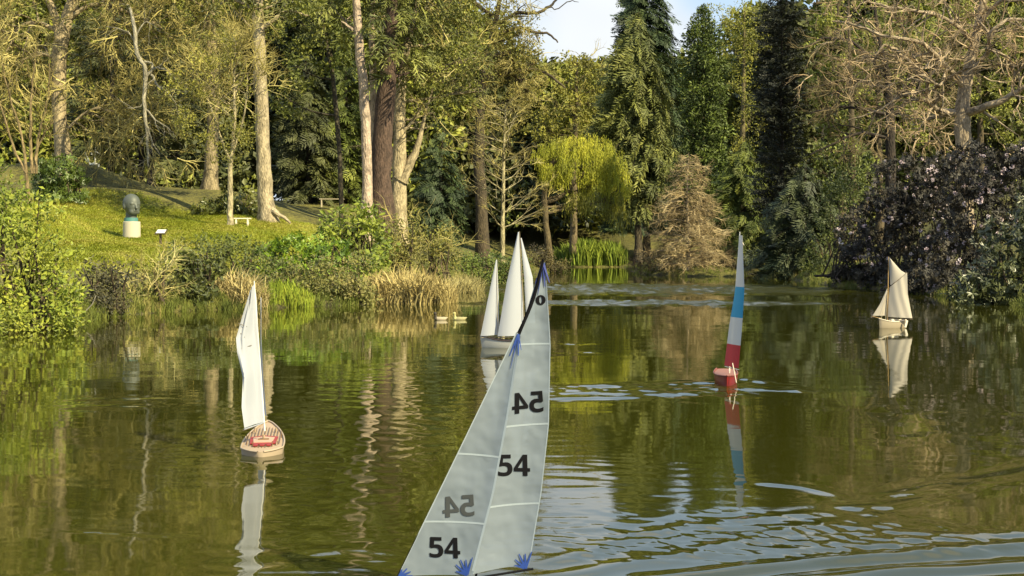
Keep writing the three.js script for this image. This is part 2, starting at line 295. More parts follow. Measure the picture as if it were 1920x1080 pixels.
const UP = V(0, 1, 0), XX = V(1, 0, 0);
function scatter(name, list, geo, mat, palette, R, parent, place) {   // list of {p, s, q}; half get the one shape, half the other
  geo.forEach((g, k) => {
    const mine = list.filter((_, i) => i % geo.length === k); if (!mine.length) return;
    const m = shade(new THREE.InstancedMesh(g, mat, mine.length)), M = new THREE.Matrix4(), c = new THREE.Color();
    mine.forEach((e, i) => {
      M.compose(e.p, e.q, typeof e.s === 'number' ? V(e.s, e.s, e.s) : e.s); m.setMatrixAt(i, M);
      const w = Math.min(0.999, Math.max(0, 0.5 + 0.55 * nz(e.p.x * 0.5, e.p.y * 0.5, e.p.z * 0.5) + (R() - 0.5) * 0.7)) * (palette.length - 1), a = palette[Math.floor(w)], b = palette[Math.floor(w) + 1] ?? a, f = w % 1, v = 0.82 + 0.36 * R();
      m.setColorAt(i, c.setRGB(lerp(a[0], b[0], f) * v, lerp(a[1], b[1], f) * v, lerp(a[2], b[2], f) * v));
    });
    m.name = name; m.userData.kind = 'stuff'; parent.add(m);
  });
}
const quat = (dir, axis, R) => new THREE.Quaternion().setFromUnitVectors(axis, dir.clone().normalize()).multiply(new THREE.Quaternion().setFromAxisAngle(axis, R() * 6.283));
const rquat = (R) => new THREE.Quaternion(R() - 0.5, R() - 0.5, R() - 0.5, R() - 0.5).normalize();

// a crown as a set of uneven lumps: [pixel x, pixel y, half width, half height, metres nearer (+) or farther (-)]
function lumps(R, list, d, spec, density) {
  const out = [], size = spec.size ?? 1;
  for (const [px, py, rx, ry = rx, dz = 0] of list) {
    const c = at(px, py, d - dz), ax = rx / FOC * d, ay = ry / FOC * d, az = Math.min(Math.max(ax, ay), 1.15 * (ax + ay) / 2), n = Math.ceil((ax * ay + ay * az + ax * az) * 4.2 * density / (size * size));
    for (let i = 0; i < n; i++) {
      const u = rv(R).normalize(), lump = 1 + 0.32 * nz(u.x * 2.2 + c.x, u.y * 2.2 + c.y, u.z * 2.2) + 0.16 * nz(u.x * 5 + c.x, u.y * 5, u.z * 5 + c.z), r = lump * (0.5 + 0.5 * Math.pow(R(), 0.45));
      const p = V(c.x + u.x * ax * r, c.y + u.y * ay * r, c.z + u.z * az * r); if (p.y < (spec.floor ?? 0.1)) continue;
      const s = size * (0.7 + 0.6 * R()); let q;
      if (spec.orient === 'hang') q = new THREE.Quaternion().setFromAxisAngle(UP, R() * 6.28);
      else if (spec.orient === 'flat') q = quat(V(u.x + (R() - 0.5), -0.12 + 0.3 * (R() - 0.5), u.z + (R() - 0.5)), XX, () => 0).multiply(new THREE.Quaternion().setFromAxisAngle(XX, (R() - 0.5) * 0.9));
      else if (spec.orient === 'out') q = quat(V(u.x, u.y * 0.7 + (spec.rise ?? 0.25), u.z).add(rv(R).multiplyScalar(spec.stray ?? 0.7)), spec.axis ?? UP, R);
      else q = rquat(R);
      out.push({ p, s, q });
    }
  }
  return out;
}
const line = (pts, d) => pts.map(([px, py, , dz = 0]) => at(px, py, d - dz));
function smoothLine(pts, rad, R, wob) {                          // rounds a polyline and lets it wander a little
  const c = new THREE.CatmullRomCurve3(pts), n = Math.max(6, (pts.length - 1) * 4), P = [], Q = [];
  for (let i = 0; i <= n; i++) { const t = i / n, f = t * (pts.length - 1), k = Math.min(pts.length - 2, Math.floor(f)); const v = c.getPoint(t); if (wob && i && i < n) v.add(rv(R).multiplyScalar(wob)); P.push(v); Q.push(lerp(rad[k], rad[k + 1], f - k)); }
  return [P, Q];
}
function boughs(b, R, p, d, len, r, lvl, o, tips) {              // a bough that forks again and again
  const n = 4, pts = [p.clone()], rad = [r], dirs = [d.clone()], q = p.clone(), e = d.clone();
  for (let k = 1; k <= n; k++) { e.add(rv(R).multiplyScalar(o.wander)); e.y += o.lift; e.normalize(); q.addScaledVector(e, len / n); pts.push(q.clone()); rad.push(r * (1 - 0.62 * k / n)); dirs.push(e.clone()); }
  b.tube(pts, rad, lvl ? 4 : 5);
  if (lvl < o.levels) for (let k = 0; k < o.kids; k++) { const s = 1 + Math.floor((k + R()) / o.kids * n * 0.999), side = V().crossVectors(dirs[s], rv(R)).normalize(); boughs(b, R, pts[s], dirs[s].clone().addScaledVector(side, o.open * (0.7 + 0.6 * R())).normalize(), len * (0.5 + 0.25 * R()), rad[s] * 0.72, lvl + 1, o, tips); }
  for (let k = lvl === o.levels ? 1 : 3; k <= n; k++) tips.push({ p: pts[k], d: dirs[k] });
}
let treeSeed = 100;
function tree(o) {
  const R = rng(treeSeed++), d = o.d, f0 = o.stems[0][0], base = foot(f0[0], d);
  const t = thing(o.name ?? 'tree', o.label, o.category ?? 'tree', base, o.group), b = new MB(), rel = (v) => v.sub(base);
  const stems = [];
  for (const st of o.stems) {
    const P = line(st, d), r = st.map(([, , w]) => w / FOC * d / 2), g = foot(st[0][0], d);
    if (!o.floating && st === o.stems[0] || st.rooted) { P[0].y = Math.min(P[0].y, g.y - 0.15); }
    const [C, Q] = smoothLine(P.map(rel), r, R, o.wob ?? 0.03);
    if (st[0][2] > 9) Q.forEach((_, i) => { Q[i] *= 1 + 0.55 * Math.exp(-i * 0.9); });          // flared foot
    b.tube(C, Q, st[0][2] > 12 ? 12 : 7, 0.22); stems.push([C, Q]);
  }
  const tips = [];
  for (const lb of o.limbs ?? []) {
    const [C, Q] = smoothLine(line(lb, d).map(rel), lb.map(([, , w]) => w / FOC * d / 2), R, 0.06); b.tube(C, Q, 6, 0.2);
    if (o.boughs) for (let k = 2; k < C.length; k++) if (R() < (o.boughs.every ?? 0.7) && 960 + (base.x + C[k].x) / d * FOC < (o.bareBeyond ?? 1e9) && 960 + (base.x + C[k].x) / d * FOC > (o.bareBefore ?? -1e9)) { const dir = C[Math.min(k + 1, C.length - 1)].clone().sub(C[k - 1]).normalize(), side = V().crossVectors(dir, rv(R)).normalize(); boughs(b, R, C[k], dir.multiplyScalar(0.6).addScaledVector(side, 0.9).normalize(), o.boughs.len * (0.6 + 0.7 * R()), Math.min(Q[k] * 0.6, o.boughs.r ?? 0.2), 0, o.boughs, tips); }
  }
  if (o.boughs?.stems) for (const [C, Q] of stems) for (let k = Math.ceil(C.length * (o.boughs.from ?? 0.3)); k < C.length; k++) for (let j = 0; j < o.boughs.stems; j++) { const a = R() * 6.28, dir = V(Math.cos(a), o.boughs.pitch ?? 0.5, Math.sin(a)).normalize(), f = 1 - (o.boughs.cone ?? 0.4) * k / C.length; boughs(b, R, C[k], dir, o.boughs.len * f * (0.7 + 0.5 * R()), Math.min(Q[k] * 0.7, o.boughs.r ?? 0.12), 0, o.boughs, tips); }
  if (o.crown) {                                                 // limbs that carry the lumps of the crown
    const [C, Q] = stems[0];
    for (const [px, py, rx, ry = rx, dz = 0] of o.crown) {
      const c = at(px, py, d - dz).sub(base); let k = 0, best = 1e9;
      C.forEach((v, i) => { const e = v.distanceTo(c) + Math.max(0, v.y - c.y + 0.6) * 2; if (e < best && i > 1) { best = e; k = i; } });
      const mid = C[k].clone().lerp(c, 0.5).add(V(0, -0.06 * best, 0)).add(rv(R).multiplyScalar(0.1 * best)), r0 = Math.min(Q[k] * 0.55, 0.05 + best * 0.014);
      const [L, S] = smoothLine([C[k], mid, c], [r0, r0 * 0.65, r0 * 0.3], R, 0.05); b.tube(L, S, 5, 0.15);
      for (let j = 0; j < 7; j++) { const u = rv(R).normalize(), e = c.clone().add(V(u.x * rx, u.y * ry, u.z * rx).multiplyScalar(0.9 / FOC * d)); b.tube([L[L.length - 3], L[L.length - 1].clone().lerp(e, 0.4).add(rv(R).multiplyScalar(0.2)), e], [r0 * 0.4, r0 * 0.25, r0 * 0.08], 4); }
    }
  }
  part('trunk', b.build(), bark(...o.bark), t);
  for (const f of o.foliage ?? []) {
    const F = FOL[f.kind], spec = { ...F, ...f };
    let list = f.on === 'tips' ? tips.filter(() => R() < (f.share ?? 1)).map(({ p, d: dd }) => ({ p: p.clone(), s: (f.size ?? 1) * (0.7 + 0.6 * R()), q: F.orient === 'hang' ? quat(V(0, 1, 0), UP, R) : quat(dd.clone().add(rv(R).multiplyScalar(0.6)), F.axis ?? UP, R) })) : lumps(R, f.at ?? o.crown, d, spec, f.density ?? 1).map((e) => (e.p.sub(base), e));
    if (f.thin) list = list.filter(() => R() < f.thin);
    scatter(f.part ?? 'crown', list, F.geo, F.mat, f.palette, R, t);
  }
  return t;
}
const FOL = {
  leaf: { geo: GEO.leaf, mat: thinLeafMat, size: 1 }, smallLeaf: { geo: GEO.smallLeaf, mat: thinLeafMat, size: 1 }, bigLeaf: { geo: GEO.bigLeaf, mat: glossMat, size: 1 },
  needle: { geo: GEO.needle, mat: leafMat, size: 1.1, orient: 'flat', axis: XX }, strand: { geo: GEO.strand, mat: thinLeafMat, size: 1, orient: 'hang' },
  scale: { geo: GEO.scale, mat: leafMat, size: 1, orient: 'out', stray: 0.4 }, twig: { geo: GEO.twig, mat: dryMat, size: 1.3, orient: 'out', axis: UP }, straightTwig: { geo: GEO.straightTwig, mat: dryMat, size: 1.4, orient: 'out', axis: UP, rise: 0.6 },
  softNeedle: { geo: GEO.softNeedle, mat: leafMat, size: 1.2, orient: 'flat', axis: XX }, finefrond: { geo: GEO.finefrond, mat: dryMat, size: 1, orient: 'out', axis: UP },
  reed: { geo: GEO.reed, mat: dryMat, size: 1 }, flag: { geo: GEO.flag, mat: leafMat, size: 1 },
};
// a conifer: whorls of boughs round a straight stem; profile = [pixel y, half width] from the top down
function conifer(o) {
  const R = rng(treeSeed++), d = o.d, k = d / FOC, base = foot(o.px, d), topY = EYE + (HORIZON - o.profile[0][0]) * k;
  const t = thing(o.name ?? 'conifer', o.label, o.category ?? 'conifer', base, o.group), b = new MB(), h = topY - base.y, r0 = (o.trunk ?? 14) * k / 2, lean = o.lean ?? 0;
  const ax = (y) => V(lean * (y / h) * h + 0.05 * Math.sin(y), y, 0.05 * Math.cos(y * 0.7)), pts = [], rad = [];
  for (let i = 0; i <= 12; i++) { pts.push(ax(h * i / 12 - (i ? 0 : 0.2))); rad.push(r0 * (1 - 0.93 * i / 12) * (i ? 1 : 1.35)); }
  b.tube(pts, rad, 9, 0.2);
  const halfAt = (y) => { const py = HORIZON - (y + base.y - EYE) / k; const P = o.profile; for (let i = 0; i < P.length - 1; i++) if (py <= P[i + 1][0]) return lerp(P[i][1], P[i + 1][1], Math.max(0, (py - P[i][0]) / (P[i + 1][0] - P[i][0]))) * k; return 0; };
  const low = Math.max(0.3, EYE + (HORIZON - o.profile[o.profile.length - 1][0]) * k - base.y), list = [], step = o.step ?? 0.42, size = o.size ?? 1.1;
  let tw = 0;
  for (let y = low; y < h - 0.1; y += step * (0.6 + 0.4 * (1 - y / h)) * (0.8 + 0.4 * R())) {
    const L = halfAt(y) * (0.92 + 0.25 * nz(y * 0.9, o.px, 2)); if (L < 0.12) continue;
    const n = Math.max(4, Math.round((o.ring ?? 7) * Math.min(1.6, 0.6 + L * 0.25)));
    for (let j = 0; j < n; j++) {
      tw += 2.4; const a = tw + (R() - 0.5), l = L * (0.72 + 0.42 * R()), drop = (o.drop ?? 0.25) * (0.7 + 0.6 * R()), p0 = ax(y), dir = V(Math.cos(a), o.rise ?? 0.1, Math.sin(a)), P = [0, 0.35, 0.7, 1].map((s) => p0.clone().addScaledVector(dir, l * s).add(V(0, -drop * l * s * s, 0)));
      if (l > 0.5 && R() < (o.wood ?? 0.5)) b.tube(P, [1, 0.7, 0.4, 0.12].map((s) => Math.min(r0 * 0.4, 0.02 + l * 0.012) * s), 3);
      const m = Math.max(1, Math.round((l * (1 - (o.hollow ?? 0.25))) / (size * 0.42)));
      for (let s = 0; s < m; s++) {
        const f = 1 - (1 - (o.hollow ?? 0.25)) * (s + R() * 0.7) / m, i = Math.min(2, Math.floor(f * 3)), q = P[i].clone().lerp(P[i + 1], Math.min(1, f * 3 - i)), e = P[i + 1].clone().sub(P[i]).normalize(), sd = (R() - 0.5) * 1.6;
        const dd = V(e.x * Math.cos(sd) - e.z * Math.sin(sd), e.y - 0.1 + 0.3 * (R() - 0.5), e.x * Math.sin(sd) + e.z * Math.cos(sd)).normalize(), sz = size * (0.65 + 0.6 * R()) * Math.min(1, 0.45 + l * 0.35);
        q.addScaledVector(dd, -sz * 0.45); q.y += (R() - 0.5) * 0.15;
        list.push({ p: q, s: sz, q: o.axis === 'y' ? quat(dd, UP, R) : quat(dd, XX, () => 0).multiply(new THREE.Quaternion().setFromAxisAngle(XX, (R() - 0.5) * 1.1)) });
      }
    }
  }
  part('trunk', b.build(), bark(...o.bark), t);
  scatter('crown', list, o.geo, o.mat ?? leafMat, o.palette, R, t);
  return t;
}
function bush(o) {                                                // shrubs: stems and lumps of leaves down to the ground
  const R = rng(treeSeed++), d = o.d, c0 = o.at[0], base = foot(c0[0], d); if (o.y !== undefined) base.y = o.y; base.y = Math.max(base.y, 0.02);
  const t = thing(o.name ?? 'shrub', o.label, o.category ?? 'shrub', base, o.group), b = new MB();
  for (const [px, py, rx, ry, dz = 0] of o.at) for (let j = 0; j < (o.stems ?? 6); j++) { const g = V((px - 960 + (R() - 0.5) * rx) / FOC * d, base.y - 0.1, -d + dz + (R() - 0.5)).sub(base), e = at(px + (R() - 0.5) * rx * 1.5, py - (R() - 0.2) * ry * 0.8, d - dz + (R() - 0.5) * 1).sub(base); b.tube([g, g.clone().lerp(e, 0.5).add(rv(R).multiplyScalar(0.25)), e], [0.05, 0.035, 0.012], 5); }
  const low = (px, dd) => HORIZON + (EYE - Math.max(0.05, foot(px, dd).y)) * FOC / dd, skirt = [];
  for (const [px, py, rx, ry, dz = 0] of o.at) { const yb = low(px, d - dz); if (py + ry * 1.5 > yb - 24) skirt.push([px, yb - 9 * 45 / d, rx, 15 * 45 / d, dz + 0.4]); }   // foliage down to the ground or water
  part('stems', b.build(), bark(...(o.bark ?? [0.14, 0.1, 0.06])), t, 'stuff');
  for (const f of o.foliage) { const F = FOL[f.kind]; scatter(f.part ?? 'foliage', lumps(R, [...(f.at ?? o.at), ...(f.part === 'blossom' ? [] : skirt)], d, { ...F, ...f, floor: o.floor ?? 0.06 }, f.density ?? 1).map((e) => (e.p.sub(base), e)), f.geo ?? F.geo, f.mat ?? F.mat, f.palette, R, t); }
  return t;
}
function tufts(o) {                                               // reeds, sedge: blades rooted on the bank
  const R = rng(treeSeed++), d = o.d, base = foot((o.x0 + o.x1) / 2, d); base.y = Math.max(0, base.y);
  const t = thing(o.name, o.label, o.category, base, o.group), list = [];
  for (let i = 0; i < o.n; i++) { const px = lerp(o.x0, o.x1, R()), dd = d + (R() - 0.5) * (o.deep ?? 2), g = foot(px, dd); g.y = Math.max(-0.03, g.y - 0.05); const s = o.h * (0.6 + 0.6 * R()) * (1 - 0.5 * Math.pow(Math.abs((px - o.x0) / (o.x1 - o.x0) * 2 - 1), 3)); list.push({ p: g.sub(base), s: V(s, s, s), q: new THREE.Quaternion().setFromAxisAngle(UP, R() * 6.28) }); }
  scatter('blades', list, o.geo, o.mat ?? dryMat, o.palette, R, t);
  return t;
}

// ---------------------------------------------------------------- the trees, left bank to right bank
const OLIVE = [[0.06, 0.072, 0.008], [0.155, 0.17, 0.018], [0.275, 0.28, 0.04]], GOLD = [[0.13, 0.125, 0.012], [0.26, 0.25, 0.026], [0.39, 0.36, 0.065]], GOLDGREEN = [[0.085, 0.11, 0.012], [0.17, 0.19, 0.022], [0.27, 0.275, 0.04]];
const DARKGREEN = [[0.022, 0.028, 0.008], [0.05, 0.058, 0.013], [0.10, 0.105, 0.022]], MIDGREEN = [[0.04, 0.06, 0.007], [0.095, 0.12, 0.013], [0.17, 0.19, 0.024]], BLUEGREEN = [[0.018, 0.034, 0.013], [0.04, 0.066, 0.02], [0.08, 0.11, 0.032]];
const BRIGHT = [[0.09, 0.135, 0.008], [0.19, 0.245, 0.014], [0.32, 0.35, 0.032]], STRAW = [[0.22, 0.165, 0.055], [0.34, 0.27, 0.11], [0.46, 0.38, 0.17]], TAN = [[0.22, 0.15, 0.08], [0.36, 0.26, 0.15], [0.48, 0.36, 0.23]];
const GREYGREEN = [[0.05, 0.062, 0.012], [0.12, 0.135, 0.026], [0.22, 0.225, 0.05]], TWIGGOLD = [[0.22, 0.18, 0.05], [0.38, 0.32, 0.10], [0.54, 0.47, 0.20]];

const oldTree = tree({ name: 'bare_tree', label: 'old bare tree with forked pale trunk at the far left above the bank', d: 76, bark: [0.48, 0.38, 0.23],
  stems: [[[124, 302, 30], [114, 240, 26], [110, 170, 26], [112, 100, 26], [122, 45, 24], [150, -40, 18], [165, -160, 10]], [[114, 80, 18], [100, 20, 14], [60, -60, 10]]],
  limbs: [[[126, 243, 6], [150, 220, 5], [180, 204, 5, 0.3], [212, 210, 4], [240, 236, 2]], [[124, 40, 12], [170, 10, 9], [230, 20, 7], [300, 50, 4, 1]], [[130, 10, 12], [230, -30, 8], [340, -10, 6], [420, 40, 3]], [[110, 60, 10], [60, 40, 8], [10, 70, 6], [-40, 90, 4]], [[112, 110, 8], [70, 100, 6], [30, 130, 4], [0, 180, 2]], [[150, -30, 12], [260, -90, 9], [380, -60, 5]], [[180, 15, 6], [215, 60, 4], [190, 110, 2]]],
  boughs: { len: 2.2, r: 0.09, levels: 2, kids: 3, wander: 0.42, lift: 0.0, open: 0.9, every: 0.9 },
  foliage: [{ kind: 'twig', part: 'twigs', on: 'tips', size: 1.1, palette: TWIGGOLD, share: 0.5 }, { kind: 'twig', part: 'twigs', at: [[40, 50, 110, 70], [190, 25, 110, 55], [310, 40, 110, 50], [20, 170, 60, 70], [410, 60, 70, 50], [200, -110, 260, 110]], palette: TWIGGOLD, density: 0.35, size: 1.4, stray: 1.4 }, { kind: 'smallLeaf', part: 'buds', at: [[60, 20, 140, 70], [230, 0, 150, 60], [380, 40, 90, 60], [0, 130, 60, 60], [180, -140, 300, 120]], palette: OLIVE, density: 0.5, size: 0.9 }] });
tree({ name: 'bare_shrub', category: 'shrub', label: 'leafless shrub of many yellowish stems at the left edge under the old bare tree', d: 66, bark: [0.34, 0.25, 0.12], wob: 0.05,
  stems: [[[55, 325, 7], [40, 250, 5], [18, 180, 3], [5, 120, 2]], [[60, 325, 7], [58, 230, 5], [62, 150, 3], [70, 90, 2]], [[50, 325, 6], [30, 290, 5], [5, 210, 3], [-20, 150, 2]], [[64, 325, 6], [76, 240, 4], [90, 180, 3], [92, 120, 2]], [[68, 325, 5], [70, 280, 4], [84, 250, 3], [100, 230, 2]]],
  boughs: { stems: 1, from: 0.4, len: 0.9, r: 0.03, levels: 1, kids: 2, wander: 0.3, lift: 0.15, open: 0.6, pitch: 1.2 }, foliage: [{ kind: 'straightTwig', part: 'twigs', on: 'tips', size: 0.7, palette: TWIGGOLD, share: 0.15 }] });
const pineGroup = 'dark pines in the shade behind the bust';
for (const [px, d, pw, crown, label] of [[208, 95, 12, [[215, 150, 70, 55], [190, 210, 55, 40], [230, 240, 60, 36], [200, 80, 60, 50], [170, 280, 40, 26]], 'dark pine with a straight black trunk, leftmost behind the bust'], [264, 97, 10, [[270, 120, 60, 50], [265, 190, 55, 45], [255, 250, 45, 40], [250, 30, 70, 60], [240, 290, 36, 20]], 'dark pine behind the bust, middle of three thin black trunks'],
  [283, 92, 12, [[320, 170, 55, 45], [310, 110, 50, 40], [330, 230, 45, 40], [345, 290, 40, 25], [300, 50, 60, 50]], 'dark pine with black trunk, nearest the budding tree']])
  tree({ name: 'pine_tree', category: 'pine', label, d, group: undefined, bark: [0.05, 0.04, 0.03], stems: [[[px, 350, pw], [px, 240, pw * 0.9], [px + 4, 120, pw * 0.7], [px + 6, 0, pw * 0.4]]], crown, foliage: [{ kind: 'needle', palette: DARKGREEN, density: 1.6, size: 1.2 }] });
const hanging = tree({ name: 'bough', label: 'bough', d: 71, floating: true, bark: [0.40, 0.36, 0.27], wob: 0.04,
  stems: [[[278, 312, 3], [278, 290, 5], [275, 240, 6], [270, 185, 7], [272, 130, 8], [258, 100, 8], [252, 55, 7], [240, 10, 6, -3], [205, 10, 5, -5]], [[270, 150, 6], [286, 128, 5], [283, 118, 4], [270, 115, 4]]],
  limbs: [[[285, 130, 5], [305, 128, 4], [330, 150, 2.5], [350, 158, 1.5]], [[283, 140, 5], [296, 160, 4], [322, 180, 2.5], [335, 215, 1.5]], [[273, 205, 4], [292, 225, 3.5], [315, 240, 2], [330, 255, 1.5]], [[275, 235, 4], [286, 265, 3], [300, 290, 1.5]], [[271, 195, 3], [255, 202, 2.5], [238, 203, 1.5]], [[256, 90, 3], [240, 60, 2.5], [200, 50, 2]], [[277, 295, 2], [268, 305, 1.5], [252, 312, 1]], [[254, 70, 3], [275, 40, 2.5], [300, 60, 1.5]]],
  boughs: { len: 1.2, r: 0.03, levels: 1, kids: 2, wander: 0.35, lift: -0.08, open: 0.8, every: 0.5 } });
{ const b = hanging.children[0]; scene.remove(hanging); b.name = 'hanging_bough'; b.userData.label = 'pale silvery bough hanging down in front of the dark pines'; b.position.copy(hanging.position).sub(oldTree.position); oldTree.add(b); }
tree({ name: 'budding_tree', label: 'young budding tree with thin pale trunk and golden twigs beside the white bench', d: 66, bark: [0.5, 0.42, 0.25],
  stems: [[[432, 427, 11], [431, 370, 10], [433, 300, 8], [440, 230, 6], [438, 150, 4], [442, 80, 2]], [[433, 305, 7], [418, 270, 5], [395, 200, 4], [370, 140, 2]], [[436, 290, 6], [452, 240, 4], [462, 190, 3], [464, 140, 2]]],
  boughs: { stems: 2, from: 0.55, len: 1.7, r: 0.04, levels: 2, kids: 2, wander: 0.3, lift: 0.05, open: 0.7, pitch: 0.8 },
  foliage: [{ kind: 'straightTwig', part: 'twigs', on: 'tips', size: 1.0, palette: TWIGGOLD, share: 0.2 }, { kind: 'smallLeaf', part: 'buds', at: [[420, 150, 54, 60], [375, 220, 50, 46], [456, 230, 26, 50], [410, 90, 54, 40], [335, 170, 40, 40], [425, 270, 50, 36]], palette: GOLD, density: 0.75, size: 0.7 }] });
tree({ name: 'beech_tree', label: 'stout trunk half hidden by golden twigs, left of the thin budding tree', d: 79, bark: [0.40, 0.32, 0.19],
  stems: [[[394, 362, 26], [396, 300, 23], [400, 220, 22], [398, 120, 20], [392, 0, 18], [385, -120, 12]]], crown: [[360, 40, 80, 60], [440, -20, 80, 60], [390, -90, 120, 70], [320, -20, 70, 60]], foliage: [{ kind: 'smallLeaf', palette: OLIVE, density: 0.8 }, { kind: 'twig', part: 'twigs', at: [[360, 60, 90, 60], [430, 0, 90, 60]], palette: TWIGGOLD, density: 0.5 }] });
tree({ name: 'tall_tree', label: 'tall straight tree with greyish trunk and flared foot on the lawn edge', d: 69, bark: [0.50, 0.41, 0.27],
  stems: [[[503, 405, 30], [497, 360, 27], [493, 270, 26], [488, 150, 24], [483, 20, 22], [480, -120, 16], [478, -220, 9]]], limbs: [[[500, 392, 16], [520, 400, 10, 0.3], [545, 418, 4, 0.4]], [[499, 394, 12], [488, 406, 5, 0.3]], [[485, 60, 8], [540, 20, 6], [580, 30, 3]], [[484, 20, 8], [430, 0, 6], [400, 20, 3]]],
  crown: [[540, -10, 70, 50], [450, -60, 80, 60], [520, -130, 110, 70], [440, 20, 50, 36]], foliage: [{ kind: 'leaf', palette: OLIVE, density: 0.9, size: 0.9 }] });
tree({ name: 'leafy_tree', label: 'golden green leafy tree behind the tall grey trunk', d: 86, bark: [0.1, 0.08, 0.05], stems: [[[640, 388, 9], [634, 250, 9], [620, 120, 8], [600, 20, 6], [590, -60, 3]]],
  crown: [[560, 40, 60, 50], [620, 90, 46, 46], [566, 130, 40, 40], [620, 10, 60, 50], [540, 190, 30, 40], [590, -70, 100, 60], [650, 40, 40, 60]], foliage: [{ kind: 'leaf', palette: GOLDGREEN, density: 0.85, size: 0.9 }] });
conifer({ name: 'fir_tree', category: 'fir', label: 'dark green fir behind and right of the tall grey trunk', px: 578, d: 93, profile: [[105, 4], [180, 40], [260, 62], [340, 66], [372, 50]], trunk: 12, bark: [0.08, 0.06, 0.04], geo: GEO.needle, palette: DARKGREEN, ring: 7, size: 1.2 });
conifer({ name: 'fir_tree', category: 'fir', label: 'second dark fir, close left of the cluster of big trunks', px: 648, d: 96, profile: [[70, 4], [160, 34], [260, 50], [350, 58], [376, 40]], trunk: 12, bark: [0.08, 0.06, 0.04], geo: GEO.needle, palette: MIDGREEN, ring: 7, size: 1.2 });
tree({ name: 'pine_tree', category: 'pine', label: 'pale pinkish pine trunk, leftmost of the cluster of big trunks', d: 73.5, bark: [0.60, 0.46, 0.35], stems: [[[688, 392, 19], [688, 300, 18], [684, 200, 18], [676, 110, 18], [670, 30, 15], [662, -60, 11], [655, -140, 6]]],
  limbs: [[[676, 90, 8], [664, 60, 6], [640, 40, 4]]], crown: [[640, 30, 40, 40, -1], [650, -50, 80, 50, -1], [720, -30, 50, 50, -2], [690, -110, 100, 60, -1]], foliage: [{ kind: 'softNeedle', palette: GREYGREEN, density: 0.9, geo: GEO.softNeedle }] });
tree({ name: 'pine_tree', category: 'pine', label: 'thin pale pine trunk second from the left in the cluster of big trunks', d: 79, bark: [0.56, 0.43, 0.32], stems: [[[708, 394, 12], [704, 260, 15], [700, 150, 14], [698, 60, 11], [702, -40, 7], [706, -100, 4]]], crown: [[724, 50, 36, 40, -2], [760, 20, 50, 40, -2], [710, -60, 60, 50, -2]], foliage: [{ kind: 'softNeedle', palette: GREYGREEN, density: 0.9 }] });
tree({ name: 'cedar_tree', category: 'cedar', label: 'thick dark brown trunk in the middle of the cluster of big trunks', d: 74.5, bark: [0.12, 0.075, 0.055], stems: [[[716, 398, 46], [715, 330, 38], [718, 250, 36], [724, 180, 34], [730, 110, 28], [736, 20, 20], [740, -90, 10]]],
  crown: [[720, 96, 36, 40, 1], [756, 120, 34, 44, 0.5], [770, 70, 44, 50, -1], [740, 20, 50, 50, 0], [790, 50, 60, 50, -3], [740, -50, 90, 60, -1], [820, 130, 40, 40, -3]], foliage: [{ kind: 'softNeedle', palette: GREYGREEN, density: 1.1 }] });
tree({ name: 'oak_tree', category: 'oak', label: 'pale forked trunk, rightmost of the cluster of big trunks', d: 77, bark: [0.54, 0.44, 0.27], stems: [[[746, 402, 30], [748, 330, 27], [750, 260, 23], [750, 190, 20], [760, 110, 15], [780, 20, 9], [800, -60, 5]], [[752, 338, 22], [770, 305, 17], [783, 275, 11], [792, 235, 8], [800, 205, 5], [812, 165, 3]]],
  limbs: [[[752, 250, 8], [775, 225, 6], [790, 200, 4]], [[745, 295, 6], [733, 280, 4], [728, 262, 2]]], crown: [[812, 205, 36, 36, 0], [840, 130, 56, 50, 0], [796, 130, 40, 46, 0.5], [880, 110, 50, 50, 0], [850, 60, 66, 50, -1], [800, 10, 80, 50, -2], [860, -40, 90, 50], [880, 170, 36, 36, -1]], boughs: { len: 1.8, r: 0.06, levels: 1, kids: 3, wander: 0.4, lift: 0, open: 0.9 },
  foliage: [{ kind: 'smallLeaf', palette: OLIVE, density: 1.0, size: 0.9 }, { kind: 'twig', part: 'twigs', palette: TWIGGOLD, density: 0.45, size: 1.1 }] });
